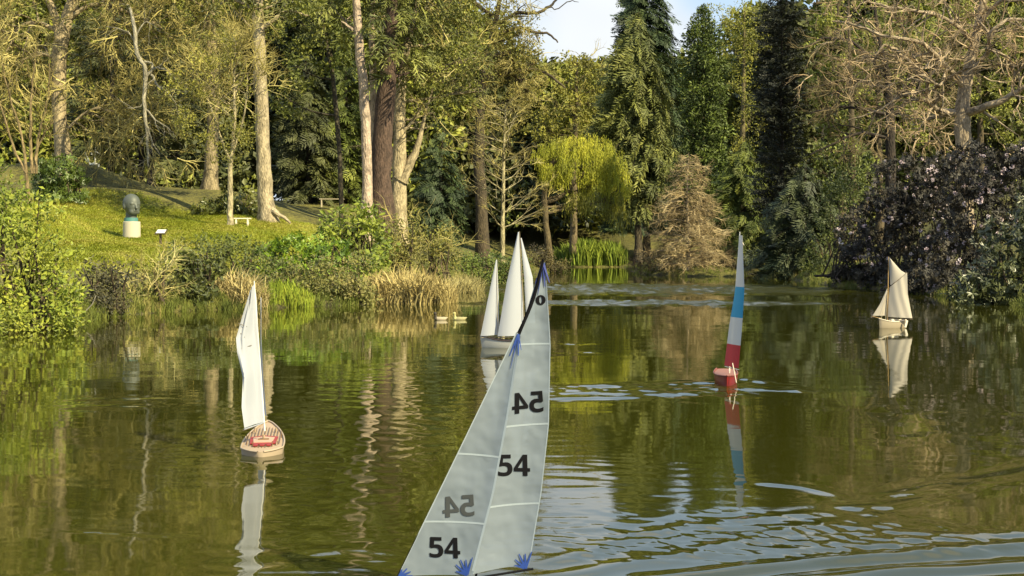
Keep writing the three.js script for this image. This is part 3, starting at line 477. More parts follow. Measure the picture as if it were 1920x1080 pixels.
tree({ name: 'oak_tree', category: 'oak', label: 'gnarled spreading oak with yellow green buds left of the patch of sky', d: 90, bareBeyond: 975, bark: [0.10, 0.075, 0.045],
  stems: [[[905, 470, 24], [902, 380, 22], [898, 300, 20], [900, 220, 18], [905, 150, 16], [920, 80, 12], [935, 10, 8], [945, -70, 4]]],
  limbs: [[[902, 160, 12], [868, 142, 10], [850, 148, 7]], [[905, 150, 12], [940, 140, 10], [962, 138, 8], [985, 165, 6], [1005, 190, 4]], [[915, 110, 10], [960, 100, 8], [968, 132, 7], [1000, 130, 6], [1028, 140, 5], [1060, 165, 3]], [[925, 50, 9], [968, 25, 7], [1008, 24, 6], [1030, 12, 5], [1050, -6, 3]], [[928, 70, 9], [970, 52, 7], [1003, 60, 5], [1030, 64, 4], [1046, 80, 2.5]], [[1004, 60, 4], [1010, 80, 2]], [[1030, 10, 3], [1040, 18, 2], [1070, 2, 2], [1085, 4, 1]], [[925, 30, 9], [880, 0, 7], [850, -20, 4]]],
  crown: [[870, 30, 50, 44], [930, 80, 56, 46], [890, 150, 50, 40], [975, 60, 44, 40], [985, 120, 40, 36], [960, 110, 44, 36], [960, 200, 44, 36], [990, 170, 30, 26], [930, 250, 40, 34], [940, 20, 34, 36], [880, -50, 80, 50]], boughs: { len: 1.25, r: 0.06, levels: 2, kids: 2, wander: 0.5, lift: 0, open: 0.9, every: 0.55 },
  foliage: [{ kind: 'smallLeaf', palette: GOLDGREEN.map(([r, g, b]) => [r * 1.15, g * 0.96, b]), density: 1.1, size: 0.9 }, { kind: 'twig', part: 'twigs', on: 'tips', palette: TWIGGOLD, size: 0.8, share: 0.5 }, { kind: 'twig', part: 'twigs', palette: TWIGGOLD, density: 0.2, size: 1 }] });
conifer({ name: 'fir_tree', category: 'fir', label: 'small blue green fir just right of the cluster of big trunks', px: 828, d: 84, profile: [[215, 3], [280, 30], [340, 48], [400, 58], [450, 52]], trunk: 9, bark: [0.08, 0.06, 0.04], geo: GEO.needle, palette: BLUEGREEN, ring: 8, size: 0.9, step: 0.34 });
tree({ name: 'larch_tree', category: 'larch', label: 'bare pale larch with level branches behind the three sailed yacht', d: 84, bark: [0.5, 0.43, 0.24], wob: 0.015, stems: [[[942, 474, 9], [943, 400, 8], [944, 320, 6], [946, 250, 4], [948, 195, 2]]],
  boughs: { stems: 3, from: 0.15, len: 3.3, r: 0.045, levels: 1, kids: 4, wander: 0.2, lift: 0.06, open: 0.6, pitch: 0.3, cone: 0.75 }, foliage: [{ kind: 'finefrond', part: 'twigs', on: 'tips', palette: TWIGGOLD, size: 0.65, share: 0.18, geo: GEO.straightTwig, mat: dryMat, axis: UP }] });
tree({ name: 'willow_tree', category: 'willow', label: 'bright yellow green weeping willow at the head of the lake', d: 98, bark: [0.16, 0.12, 0.06], stems: [[[1034, 474, 13], [1024, 420, 11], [1021, 360, 10], [1032, 315, 9], [1060, 280, 6]], [[1022, 380, 8], [1050, 370, 7], [1090, 330, 6], [1120, 300, 4]]], limbs: [[[1026, 400, 6], [1060, 392, 5], [1100, 400, 3]]],
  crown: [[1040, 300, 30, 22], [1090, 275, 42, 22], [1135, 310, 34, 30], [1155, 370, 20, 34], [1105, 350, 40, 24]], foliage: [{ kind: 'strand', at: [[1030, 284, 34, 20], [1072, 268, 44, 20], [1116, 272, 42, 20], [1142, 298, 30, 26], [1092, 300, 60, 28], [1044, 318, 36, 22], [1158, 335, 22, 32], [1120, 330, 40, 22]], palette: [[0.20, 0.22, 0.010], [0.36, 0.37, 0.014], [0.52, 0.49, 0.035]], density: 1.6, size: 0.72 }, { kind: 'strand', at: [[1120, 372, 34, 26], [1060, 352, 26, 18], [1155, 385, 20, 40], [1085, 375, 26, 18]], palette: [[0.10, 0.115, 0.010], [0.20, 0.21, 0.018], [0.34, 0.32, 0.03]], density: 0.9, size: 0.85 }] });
tree({ name: 'leafy_tree', label: 'distant olive gold tree under the patch of sky', d: 122, bark: [0.2, 0.15, 0.08], stems: [[[1075, 400, 12], [1078, 300, 11], [1080, 220, 9], [1082, 130, 5]]], crown: [[1060, 150, 34, 26], [1100, 135, 36, 24], [1080, 115, 30, 18], [1045, 195, 36, 30], [1105, 190, 40, 34], [1070, 240, 50, 34], [1135, 150, 30, 30], [1020, 240, 34, 34], [1120, 250, 34, 40]], foliage: [{ kind: 'leaf', palette: GOLD, density: 0.9, size: 1.0 }, { kind: 'twig', part: 'twigs', palette: TWIGGOLD, density: 0.25, size: 1.3 }] });
conifer({ name: 'conifer', label: 'tall dark conifer whose top stands against the sky, behind the broad grey green one', px: 1212, d: 126, profile: [[-55, 3], [-20, 38], [40, 62], [120, 70], [220, 74], [420, 76]], trunk: 14, bark: [0.1, 0.08, 0.05], geo: GEO.needle, palette: BLUEGREEN, ring: 9, size: 1.3, step: 0.5 });
conifer({ name: 'conifer', label: 'broad grey green conifer with drooping layered boughs right of the sky gap', px: 1196, d: 112, profile: [[22, 3], [70, 30], [130, 60], [200, 82], [270, 90], [330, 84], [380, 64]], trunk: 16, bark: [0.1, 0.08, 0.05], geo: GEO.softNeedle, palette: GREYGREEN, ring: 9, size: 1.3, drop: 0.5, step: 0.46, hollow: 0.3 });
conifer({ name: 'cypress_tree', category: 'cypress', label: 'dark green cypress with bright tufted sprays right of the broad conifer', px: 1318, d: 100, profile: [[8, 4], [60, 34], [140, 50], [230, 56], [320, 60], [400, 84], [440, 70]], trunk: 14, bark: [0.1, 0.07, 0.05], geo: GEO.scale, axis: 'y', palette: [[0.02, 0.035, 0.006], [0.07, 0.10, 0.012], [0.13, 0.17, 0.022]], ring: 8, size: 1.05, rise: 0.7, drop: 0.1, hollow: 0.4, step: 0.4 });
tree({ name: 'leafy_tree', label: 'feathery yellow green tree squeezed between the cypress and the black spire', d: 107, bark: [0.2, 0.16, 0.08], stems: [[[1392, 430, 12], [1392, 280, 10], [1394, 150, 7], [1396, 20, 3]]], crown: [[1350, 38, 34, 30], [1390, 40, 40, 36], [1415, 80, 30, 40], [1380, 100, 36, 36], [1395, 160, 30, 36], [1405, 225, 26, 40], [1390, 290, 26, 40]], foliage: [{ kind: 'smallLeaf', palette: [[0.14, 0.15, 0.012], [0.23, 0.23, 0.02], [0.31, 0.29, 0.03]], density: 1.0, size: 1.0 }] });
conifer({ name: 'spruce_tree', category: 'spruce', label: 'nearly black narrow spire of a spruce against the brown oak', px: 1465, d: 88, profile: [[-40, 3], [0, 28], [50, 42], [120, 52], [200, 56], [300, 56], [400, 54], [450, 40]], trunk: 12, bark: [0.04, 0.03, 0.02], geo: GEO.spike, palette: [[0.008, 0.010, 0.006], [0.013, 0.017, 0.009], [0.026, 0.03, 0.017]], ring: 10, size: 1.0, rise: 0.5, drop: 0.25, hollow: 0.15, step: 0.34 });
conifer({ name: 'bald_cypress', category: 'cypress', label: 'small rust brown bare cypress on the tip of the bank', px: 1290, d: 86.5, profile: [[286, 4], [312, 34], [350, 42], [385, 66], [410, 62], [445, 92], [475, 88], [500, 78]], trunk: 9, bark: [0.55, 0.44, 0.3], geo: GEO.finefrond, axis: 'y', mat: dryMat, palette: [[0.20, 0.15, 0.075], [0.38, 0.29, 0.15], [0.58, 0.47, 0.27]], ring: 5, size: 0.95, rise: 0.25, drop: 0.3, hollow: 0.15, step: 0.36, wood: 1 });
conifer({ name: 'hemlock_tree', category: 'conifer', label: 'green conifer with long low boughs drooping to the water right of the brown cypress', px: 1398, d: 95, profile: [[262, 3], [310, 40], [370, 56], [430, 64], [478, 56]], trunk: 10, bark: [0.08, 0.06, 0.04], geo: GEO.needle, palette: MIDGREEN, ring: 8, size: 1.05, step: 0.36, drop: 0.4 });
conifer({ name: 'yew_tree', category: 'yew', label: 'wide dark yew with pale tipped boughs overhanging the water below the black spire', px: 1512, d: 79, profile: [[305, 6], [350, 46], [400, 82], [450, 100], [500, 92], [528, 70]], trunk: 16, bark: [0.1, 0.07, 0.05], geo: GEO.needle, palette: [[0.02, 0.028, 0.012], [0.05, 0.065, 0.022], [0.12, 0.14, 0.05]], ring: 9, size: 1.0, step: 0.34, drop: 0.45, rise: 0.15 });
for (const [d, crown, palette, label] of [[112, [[1560, 70, 46, 50], [1550, 150, 40, 50], [1610, 130, 50, 46], [1570, 220, 46, 40], [1600, 20, 60, 60]], GOLDGREEN, 'olive tree in bud directly right of the black spire'], [108, [[1630, 210, 60, 50], [1690, 160, 60, 60], [1650, 100, 70, 50], [1720, 230, 50, 40], [1700, 40, 70, 60]], OLIVE, 'olive brown tree behind the dark limbed trunk'], [98, [[1580, 290, 60, 36], [1620, 340, 46, 36], [1545, 320, 40, 40]], MIDGREEN, 'low green leafy tree between the spire and the flowering rhododendrons'], [128, [[1820, 60, 90, 70], [1900, 120, 70, 70], [1830, 190, 60, 50], [1910, 230, 60, 50], [1960, 40, 60, 80]], OLIVE, 'olive tree far behind the large bare oak']])
  tree({ name: 'leafy_tree', label, d, bark: [0.12, 0.09, 0.05], stems: [[[crown[0][0] + 20, 430, 14], [crown[0][0] + 18, 250, 11], [crown[0][0] + 12, 60, 6], [crown[0][0] + 10, -20, 3]]], crown, foliage: [{ kind: 'leaf', palette: palette.map((c) => c.map((v) => v * 1.25)), density: 0.85, size: 1.1 }, { kind: 'twig', part: 'twigs', palette: TAN, density: 0.1, size: 1.3 }] });
tree({ name: 'bare_tree', label: 'dark bare tree with black crooked limbs left of the large oak', d: 84, bareBefore: 1560, bark: [0.045, 0.032, 0.024], stems: [[[1670, 380, 20], [1670, 270, 18], [1668, 200, 16], [1664, 145, 13], [1650, 80, 8], [1640, 10, 5]]],
  limbs: [[[1668, 225, 9], [1690, 200, 7], [1720, 172, 6], [1724, 130, 4]], [[1667, 215, 9], [1620, 205, 7], [1570, 200, 5], [1520, 212, 3]], [[1666, 170, 8], [1610, 150, 6], [1560, 155, 5], [1520, 165, 3]], [[1665, 150, 7], [1600, 80, 6], [1545, 72, 5], [1510, 90, 3]], [[1670, 260, 7], [1610, 250, 6], [1560, 270, 4], [1520, 290, 3]], [[1668, 190, 8], [1720, 150, 6], [1760, 130, 4]]],
  boughs: { len: 1.9, r: 0.06, levels: 2, kids: 3, wander: 0.45, lift: 0.02, open: 0.9, every: 0.6 }, foliage: [{ kind: 'twig', part: 'twigs', on: 'tips', palette: [[0.12, 0.09, 0.04], [0.2, 0.15, 0.07]], size: 1, share: 0.4 }] });
tree({ name: 'oak_tree', category: 'oak', label: 'large bare oak with sunlit twisting tan branches above the rhododendrons', d: 67, bareBefore: 1590, bark: [0.46, 0.36, 0.25], stems: [[[1808, 345, 30], [1806, 280, 28], [1804, 215, 30], [1812, 150, 22], [1830, 70, 16], [1850, -40, 10], [1860, -140, 5]]],
  limbs: [[[1804, 212, 17], [1775, 212, 14], [1748, 200, 11, 1], [1736, 180, 9, 1.5], [1738, 150, 7, 2], [1700, 110, 6, 2], [1660, 85, 5, 2], [1640, 110, 3, 2]], [[1806, 214, 16], [1850, 200, 13, 1], [1895, 180, 10, 1.5], [1920, 165, 9, 2], [1960, 170, 5, 2]], [[1895, 180, 8, 1.5], [1902, 150, 7, 1.5], [1890, 110, 5, 2], [1850, 90, 4, 2]], [[1810, 165, 13], [1770, 120, 10, 1], [1730, 80, 8, 2], [1670, 70, 6, 3], [1610, 50, 5, 3], [1560, 40, 3, 3]], [[1815, 140, 12], [1850, 100, 9, 1], [1860, 60, 7, 2], [1900, 35, 6, 2], [1950, 50, 4, 2]], [[1826, 80, 11], [1780, 40, 8, 1], [1720, 20, 6, 2], [1650, 10, 5, 2], [1590, -20, 3, 2]], [[1832, 50, 10], [1880, 0, 8, 1], [1940, -20, 5, 2]], [[1748, 200, 6, 1], [1735, 225, 4, 2], [1715, 255, 3, 2.5]], [[1735, 170, 5, 1.5], [1690, 180, 4, 2.5], [1640, 210, 3, 3], [1590, 225, 2, 3]], [[1840, 0, 9], [1790, -40, 7, 1], [1700, -60, 5, 2], [1620, -70, 3, 2]], [[1775, 130, 7, 2], [1760, 160, 5, 3], [1730, 140, 4, 3.5], [1700, 150, 3, 4]]],
  boughs: { len: 2.0, r: 0.07, levels: 2, kids: 2, wander: 0.36, lift: 0.03, open: 0.8, every: 0.8 },
  foliage: [{ kind: 'twig', part: 'twigs', on: 'tips', palette: TAN, size: 0.95, share: 0.2 }, { kind: 'twig', part: 'twigs', at: [[1660, 50, 60, 56], [1740, 60, 90, 60], [1860, 50, 90, 60], [1800, -70, 220, 90], [1900, 130, 50, 50]], palette: TAN, density: 0.22, size: 1.1, stray: 1.3 }] });

// ---------------------------------------------------------------- shrubs and waterside plants
bush({ label: 'big bright green shrub leaning over the water at the left edge', d: 31, at: [[20, 470, 100, 90], [70, 560, 80, 70], [-60, 430, 110, 130], [20, 610, 90, 40, 0.6], [90, 480, 44, 50], [40, 390, 60, 44], [-20, 350, 60, 50], [112, 575, 36, 40]], stems: 4, foliage: [{ kind: 'smallLeaf', palette: BRIGHT.map(([r, g, b]) => [r * 1.15, g * 1.1, b]), density: 1.5, size: 0.66 }] });
bush({ name: 'laurel_shrub', label: 'dark glossy round laurel on the lawn above the bright shrub', d: 70, at: [[110, 326, 42, 30], [90, 340, 30, 22], [140, 335, 24, 20]], foliage: [{ kind: 'bigLeaf', palette: DARKGREEN.map(([r, g, b]) => [r * 1.3, g * 1.7, b * 1.4]), density: 2.6, size: 0.8 }] });
bush({ label: 'dark purplish shrub at the waterline beside the bright leaning shrub', d: 37.2, at: [[180, 525, 34, 40], [205, 560, 44, 30], [165, 570, 26, 24], [225, 520, 30, 28]], foliage: [{ kind: 'smallLeaf', palette: [[0.025, 0.022, 0.012], [0.06, 0.055, 0.02], [0.12, 0.11, 0.03]], density: 1.9, size: 0.6 }] });
bush({ label: 'tan twiggy shrub on the waterline between two dark shrubs', d: 40, at: [[275, 530, 34, 34], [265, 565, 26, 20], [300, 505, 26, 22]], foliage: [{ kind: 'straightTwig', part: 'twigs', palette: TWIGGOLD, density: 2, size: 0.7 }, { kind: 'smallLeaf', palette: OLIVE, density: 1.1, size: 0.6 }] });
bush({ label: 'dark green shrub at the waterline left of the straw coloured sedge', d: 41.5, at: [[340, 520, 40, 44], [365, 555, 36, 26], [380, 490, 40, 32], [330, 560, 30, 22]], foliage: [{ kind: 'leaf', palette: DARKGREEN.map(([r, g, b]) => [r * 1.5, g * 1.6, b]), density: 1.8, size: 0.6 }] });
bush({ label: 'olive shrub on top of the bank under the white bench', d: 45, at: [[400, 470, 46, 26], [450, 480, 44, 30], [345, 475, 30, 18]], foliage: [{ kind: 'smallLeaf', palette: MIDGREEN, density: 1.8, size: 0.62 }] });
tufts({ name: 'sedge_clump', category: 'sedge', label: 'straw coloured arching sedge at the waterline behind the white sailed yacht', x0: 402, x1: 500, d: 42, deep: 1.2, n: 60, h: 0.95, geo: GEO.reed, palette: STRAW });
tufts({ name: 'flag_clump', category: 'iris', label: 'fresh green upright flag leaves at the waterline right of the straw sedge', x0: 495, x1: 585, d: 42.8, deep: 1.2, n: 60, h: 0.62, geo: GEO.flag, palette: BRIGHT });
bush({ label: 'mixed green and tan shrub at the waterline right of the flag leaves', d: 44.6, at: [[610, 525, 50, 36], [650, 545, 40, 26], [575, 505, 44, 30], [520, 510, 36, 24], [670, 510, 30, 36]], foliage: [{ kind: 'smallLeaf', palette: [[0.08, 0.10, 0.014], [0.17, 0.18, 0.03], [0.28, 0.24, 0.07]], density: 1.7, size: 0.62 }] });
bush({ name: 'laurel_shrub', label: 'glossy green laurel on the bank below the tall grey trunk', d: 50, at: [[560, 468, 60, 26], [620, 478, 50, 30], [510, 472, 32, 20]], foliage: [{ kind: 'bigLeaf', palette: MIDGREEN.map(([r, g, b]) => [r * 1.2, g * 1.55, b]), density: 2.2, size: 0.6 }] });
bush({ label: 'tall bright green shrub left of the straw coloured reeds', d: 52, at: [[650, 430, 46, 44], [690, 460, 40, 50], [625, 460, 36, 36], [680, 405, 28, 26], [700, 510, 24, 40, 2]], foliage: [{ kind: 'leaf', palette: BRIGHT, density: 1.5, size: 0.7 }] });
bush({ label: 'golden green shrub at the foot of the cluster of big trunks', d: 58, at: [[760, 440, 46, 40], [810, 450, 40, 36], [735, 470, 36, 36], [840, 470, 24, 26], [775, 480, 50, 26]], foliage: [{ kind: 'smallLeaf', palette: [[0.11, 0.12, 0.014], [0.21, 0.205, 0.028], [0.32, 0.28, 0.06]], density: 1.5, size: 0.75 }, { kind: 'straightTwig', part: 'twigs', palette: TWIGGOLD, density: 0.5, size: 0.9 }] });
tufts({ name: 'reed_bed', category: 'reeds', label: 'bed of dry straw coloured reeds jutting into the water left of the ducks', x0: 692, x1: 850, d: 46.5, deep: 3.4, n: 190, h: 1.15, geo: GEO.reed, palette: STRAW.map(([r, g, b]) => [r * 0.92, g * 0.9, b * 0.8]) });
tufts({ name: 'reed_bed', category: 'reeds', label: 'low sparse dry reeds trailing off behind the ducks', x0: 835, x1: 905, d: 57, deep: 4, n: 70, h: 0.8, geo: GEO.reed, palette: STRAW.map(([r, g, b]) => [r * 0.8, g * 0.85, b * 0.8]) });
bush({ name: 'hedge', category: 'hedge', label: 'low clipped green hedge along the bank behind the yacht with three sails', d: 69, at: [[870, 492, 36, 18], [910, 497, 36, 18], [945, 502, 32, 16], [975, 498, 20, 14]], foliage: [{ kind: 'smallLeaf', palette: MIDGREEN.map(([r, g, b]) => [r * 1.1, g * 1.25, b]), density: 1.9, size: 0.8 }] });
bush({ label: 'dark low shrub on the bank under the willow trunk', d: 97, at: [[1045, 497, 18, 10], [1010, 478, 22, 16], [1030, 488, 16, 12]], foliage: [{ kind: 'smallLeaf', palette: [[0.04, 0.03, 0.015], [0.10, 0.08, 0.025], [0.18, 0.15, 0.04]], density: 2, size: 0.8 }] });
bush({ name: 'laurel_shrub', label: 'dark rhododendron between the budding tree and the tall grey trunk', d: 71, at: [[450, 385, 36, 32], [425, 400, 26, 24], [478, 400, 22, 24], [385, 395, 22, 16]], foliage: [{ kind: 'bigLeaf', palette: DARKGREEN.map(([r, g, b]) => [r * 1.4, g * 1.4, b]), density: 2.2, size: 0.85 }] });
tufts({ name: 'waterside_plants', category: 'plants', label: 'bright green leafy waterside plants across the far end of the lake', x0: 1040, x1: 1175, d: 123.5, deep: 4, n: 300, h: 2.1, geo: GEO.flag, palette: [[0.07, 0.115, 0.008], [0.12, 0.17, 0.012], [0.19, 0.23, 0.02]] });
bush({ label: 'brown low shrub at the foot of the rust brown cypress', d: 90, at: [[1230, 490, 36, 18], [1290, 496, 46, 16], [1350, 495, 34, 16]], foliage: [{ kind: 'straightTwig', part: 'twigs', palette: [[0.10, 0.06, 0.03], [0.2, 0.13, 0.06]], density: 2, size: 0.9 }, { kind: 'smallLeaf', palette: [[0.05, 0.045, 0.015], [0.12, 0.09, 0.03]], density: 0.8, size: 0.8 }] });
tufts({ name: 'grass_clump', category: 'grass', label: 'sunlit yellow grass on the far bank in the gap beside the red hulled yacht', x0: 1385, x1: 1450, d: 97, deep: 4, n: 90, h: 1.2, geo: GEO.reed, palette: STRAW.map(([r, g, b]) => [r * 0.9, g, b * 0.7]) });
const PURPLE = [[0.010, 0.008, 0.006], [0.022, 0.018, 0.012], [0.055, 0.045, 0.028]];
const rhodo = (label, d, list, dens = 1) => bush({ name: 'rhododendron', category: 'rhododendron', label, d, at: list, bark: [0.05, 0.035, 0.025], foliage: [{ kind: 'bigLeaf', mat: leafMat, palette: PURPLE, density: 1.9, size: 0.62 }, { kind: 'leaf', part: 'blossom', geo: BLOSSOM, mat: dryMat, palette: [[0.42, 0.32, 0.35], [0.62, 0.52, 0.55], [0.78, 0.70, 0.72]], density: 0.36 * dens, size: 0.5 }] });
const BLOSSOM = (() => { const mk = (seed) => { const R = rng(seed), o = []; for (let i = 0; i < 16; i++) { const u = rv(R).normalize(); u.y = Math.abs(u.y) - 0.2; for (let k = 0; k < 3; k++) { const s = V().crossVectors(u, rv(R)).normalize(); leafFaces(o, u.clone().multiplyScalar(0.08), u.clone().addScaledVector(s, 0.6).normalize(), V().crossVectors(u, s).normalize(), 0.13, 0.1, 0.02); } } return tris(o); }; return [mk(41), mk(42)]; })();
rhodo('tall purple rhododendron with pale lilac flowers behind the gaff rigged boat', 60, [[1700, 350, 74, 64], [1740, 420, 70, 70], [1660, 430, 60, 70, -1], [1690, 500, 60, 50], [1625, 490, 50, 50, -3], [1780, 350, 60, 60], [1600, 440, 40, 44, -4], [1585, 520, 30, 26, -4.5], [1640, 530, 36, 22, -1]]);
rhodo('broad purple rhododendron with lilac flowers under the bare oak at the right', 55, [[1830, 320, 70, 50], [1890, 350, 70, 70], [1830, 410, 70, 80], [1780, 490, 60, 60], [1930, 300, 50, 50]], 0.9);
rhodo('low dark rhododendron over the waterline just right of the gaff rigged boat', 55, [[1740, 525, 44, 26, 0.4], [1790, 535, 50, 26, 2], [1690, 530, 36, 20, -1.6], [1835, 540, 30, 24, 4.5]], 0.7);
bush({ name: 'laurel_shrub', label: 'dark green laurel overhanging the water at the right edge', d: 45, at: [[1890, 470, 60, 60], [1850, 530, 50, 44], [1930, 530, 60, 60], [1820, 545, 36, 30], [1940, 400, 50, 60], [1900, 575, 60, 20]], foliage: [{ kind: 'bigLeaf', palette: [[0.018, 0.022, 0.010], [0.04, 0.048, 0.018], [0.09, 0.10, 0.035]], density: 1.8, size: 0.8 }] });
bush({ label: 'mid green shrub on the right bank between the yew and the rhododendrons', d: 74, at: [[1580, 390, 50, 46], [1550, 450, 44, 40], [1600, 350, 46, 34], [1540, 505, 36, 26]], foliage: [{ kind: 'smallLeaf', palette: MIDGREEN, density: 1.4, size: 0.85 }] });

{ // lawn grass
  const R = rng(9), list = [];
  for (let i = 0; i < 90000 && list.length < 26000; i++) { const d = 43 + 34 * R(), px = 60 + 540 * R(), g = foot(px, d), n2 = fbm(g.x * 0.13, g.z * 0.13, 3, 3), lw = n2 + 0.35 - ((g.x + 15.5) / 9) ** 2 * 0.35 - ((g.z + 58) / 13) ** 2 * 0.4; if (shoreDist(g.x, g.z) < 0.6 || lw < -0.2 + 0.2 * R()) continue; const s = 0.07 + 0.07 * R(); list.push({ p: g, s: V(s * 2.4, s, s * 2.4), q: new THREE.Quaternion().setFromAxisAngle(UP, R() * 6.28) }); }
  GEO.grass.slice(0, 1).forEach((g) => { const m = new THREE.Group(); scatter('grass', list, [g], leafMat, [[0.20, 0.24, 0.012], [0.28, 0.30, 0.018], [0.40, 0.35, 0.07]], R, m); const o = m.children[0]; o.userData = { kind: 'stuff', label: 'short sunlit grass on the lawn round the bust' }; scene.add(o); });
}
{ // rough grass and sedge along the water's edge and on the banks
  const R = rng(19), list = [];
  for (let i = 0; i < 60000 && list.length < 9000; i++) { const d = 26 + 100 * R() * R() + 6 * R(), px = -60 + 2040 * R(), g = foot(px, d), s0 = shoreDist(g.x, g.z); if (s0 < -0.05 || s0 > 3.2 || R() < s0 / 5) continue; const s = 0.16 + 0.28 * R(); g.y -= 0.05; list.push({ p: g, s: V(s, s, s), q: new THREE.Quaternion().setFromAxisAngle(UP, R() * 6.28) }); }
  const m = new THREE.Group(); scatter('bank_grass', list, [GEO.reed[0]], dryMat, [[0.07, 0.09, 0.012], [0.14, 0.165, 0.022], [0.30, 0.25, 0.08]], R, m); const o = m.children[0]; o.userData = { kind: 'stuff', label: 'rough olive grass along the edge of the lake' }; scene.add(o);
}
{ // the wood behind, one mass
  const R = rng(77), list = [], dark = [];
  for (let a = 0; a < 150; a++) {
    const px = -500 + 2900 * (a + R()) / 150, d = 132 + 45 * R(), sky = px > 830 && px < 1580, top = sky ? (px < 900 ? 40 : px > 1385 ? 20 : 118 + 16 * R()) : -150 - 120 * R(), g = foot(px, d), h = EYE + (HORIZON - top) / FOC * d - g.y, w = 3 + 2.5 * R(), con = R() < 0.5;
    for (let i = 0; i < 30; i++) { const b = R() * 6.28, r = w * 1.5 * Math.sqrt(R()); (R() < 0.4 ? list : dark).push({ p: V(g.x + r * Math.cos(b), g.y + 0.3 + 2.6 * R(), g.z + r * Math.sin(b)), s: 2.2 + R(), q: rquat(R) }); }   // undergrowth
    const n = Math.round(h * 11);
    for (let i = 0; i < n; i++) { const t = R(), r = w * (con ? (1.05 - t) : Math.sqrt(Math.max(0, 1 - (2 * t - 1) ** 2)) * 0.9 + 0.25) * (0.5 + 0.5 * R()), b = R() * 6.28; (con ? dark : list).push({ p: V(g.x + r * Math.cos(b), g.y + 0.5 + t * h * 0.97, g.z + r * Math.sin(b)), s: 2.3 + 1.2 * R(), q: rquat(R) }); }
  }
  const far = thing; const o = new THREE.Group(); 
  scatter('distant_wood', list, [GEO.leaf[0]], leafMat, OLIVE, R, o); scatter('distant_wood', dark, [GEO.leaf[1]], leafMat, DARKGREEN, R, o);
  const labels = ['olive broadleaf wood closing the view behind the lake', 'dark evergreen wood closing the view behind the lake'];
  [...o.children].forEach((m, i) => { m.name = numbered('distant_wood'); m.userData = { kind: 'stuff', label: labels[i] }; scene.add(m); });
}

// ---------------------------------------------------------------- model yachts
// a sail: flat pattern given as luff and leech lines (head first, in photograph pixels round the yacht's own pixel), cut in metres, then bellied; deep(u, v) = how far towards the viewer
function sailcloth(luff, leech, ox, oy, d, deep, nu = 12, nv = 28) {
  const k = d / FOC, pl = (l, y) => { for (let i = 0; i < l.length - 1; i++) if (y <= l[i + 1][1] || i === l.length - 2) return lerp(l[i][0], l[i + 1][0], (y - l[i][1]) / (l[i + 1][1] - l[i][1])); };
  const ya = luff[0][1], yl = luff[luff.length - 1][1], yb = leech[leech.length - 1][1], yt = leech[0][1];
  const uv2 = (u, v) => { const a = lerp(yl, ya, v), b = lerp(yb, yt, v); return [lerp(pl(luff, a), pl(leech, b), u), lerp(a, b, u)]; };
  const pos = (px, py, u, v, off) => V((px - ox) * k, (oy - py) * k, deep(u, v) + off);
  const at2 = (px, py, off = 0) => { let v = (yl - py) / (yl - ya), u = 0; for (let i = 0; i < 6; i++) { const a = pl(luff, lerp(yl, ya, v)), b = pl(leech, lerp(yb, yt, v)); u = Math.min(1, Math.max(0, (px - a) / (b - a || 1))); const yy = lerp(lerp(yl, ya, v), lerp(yb, yt, v), u); v += (yy - py) / (yl - ya); } return pos(px, py, u, Math.min(1, Math.max(0, v)), off); };
  const p = [], uv = [], idx = [];
  for (let j = 0; j <= nv; j++) for (let i = 0; i <= nu; i++) { const [x, y] = uv2(i / nu, j / nv); p.push(...pos(x, y, i / nu, j / nv, 0).toArray()); uv.push(x * k, y * k); }
  for (let j = 0; j < nv; j++) for (let i = 0; i < nu; i++) { const a = j * (nu + 1) + i, b = a + nu + 1; idx.push(a, a + 1, b, a + 1, b + 1, b); }
  const g = new THREE.BufferGeometry(); g.setAttribute('position', new THREE.Float32BufferAttribute(p, 3)); g.setAttribute('uv', new THREE.Float32BufferAttribute(uv, 2)); g.setIndex(idx); g.computeVertexNormals();
  return { g, at2, uv2 };
}
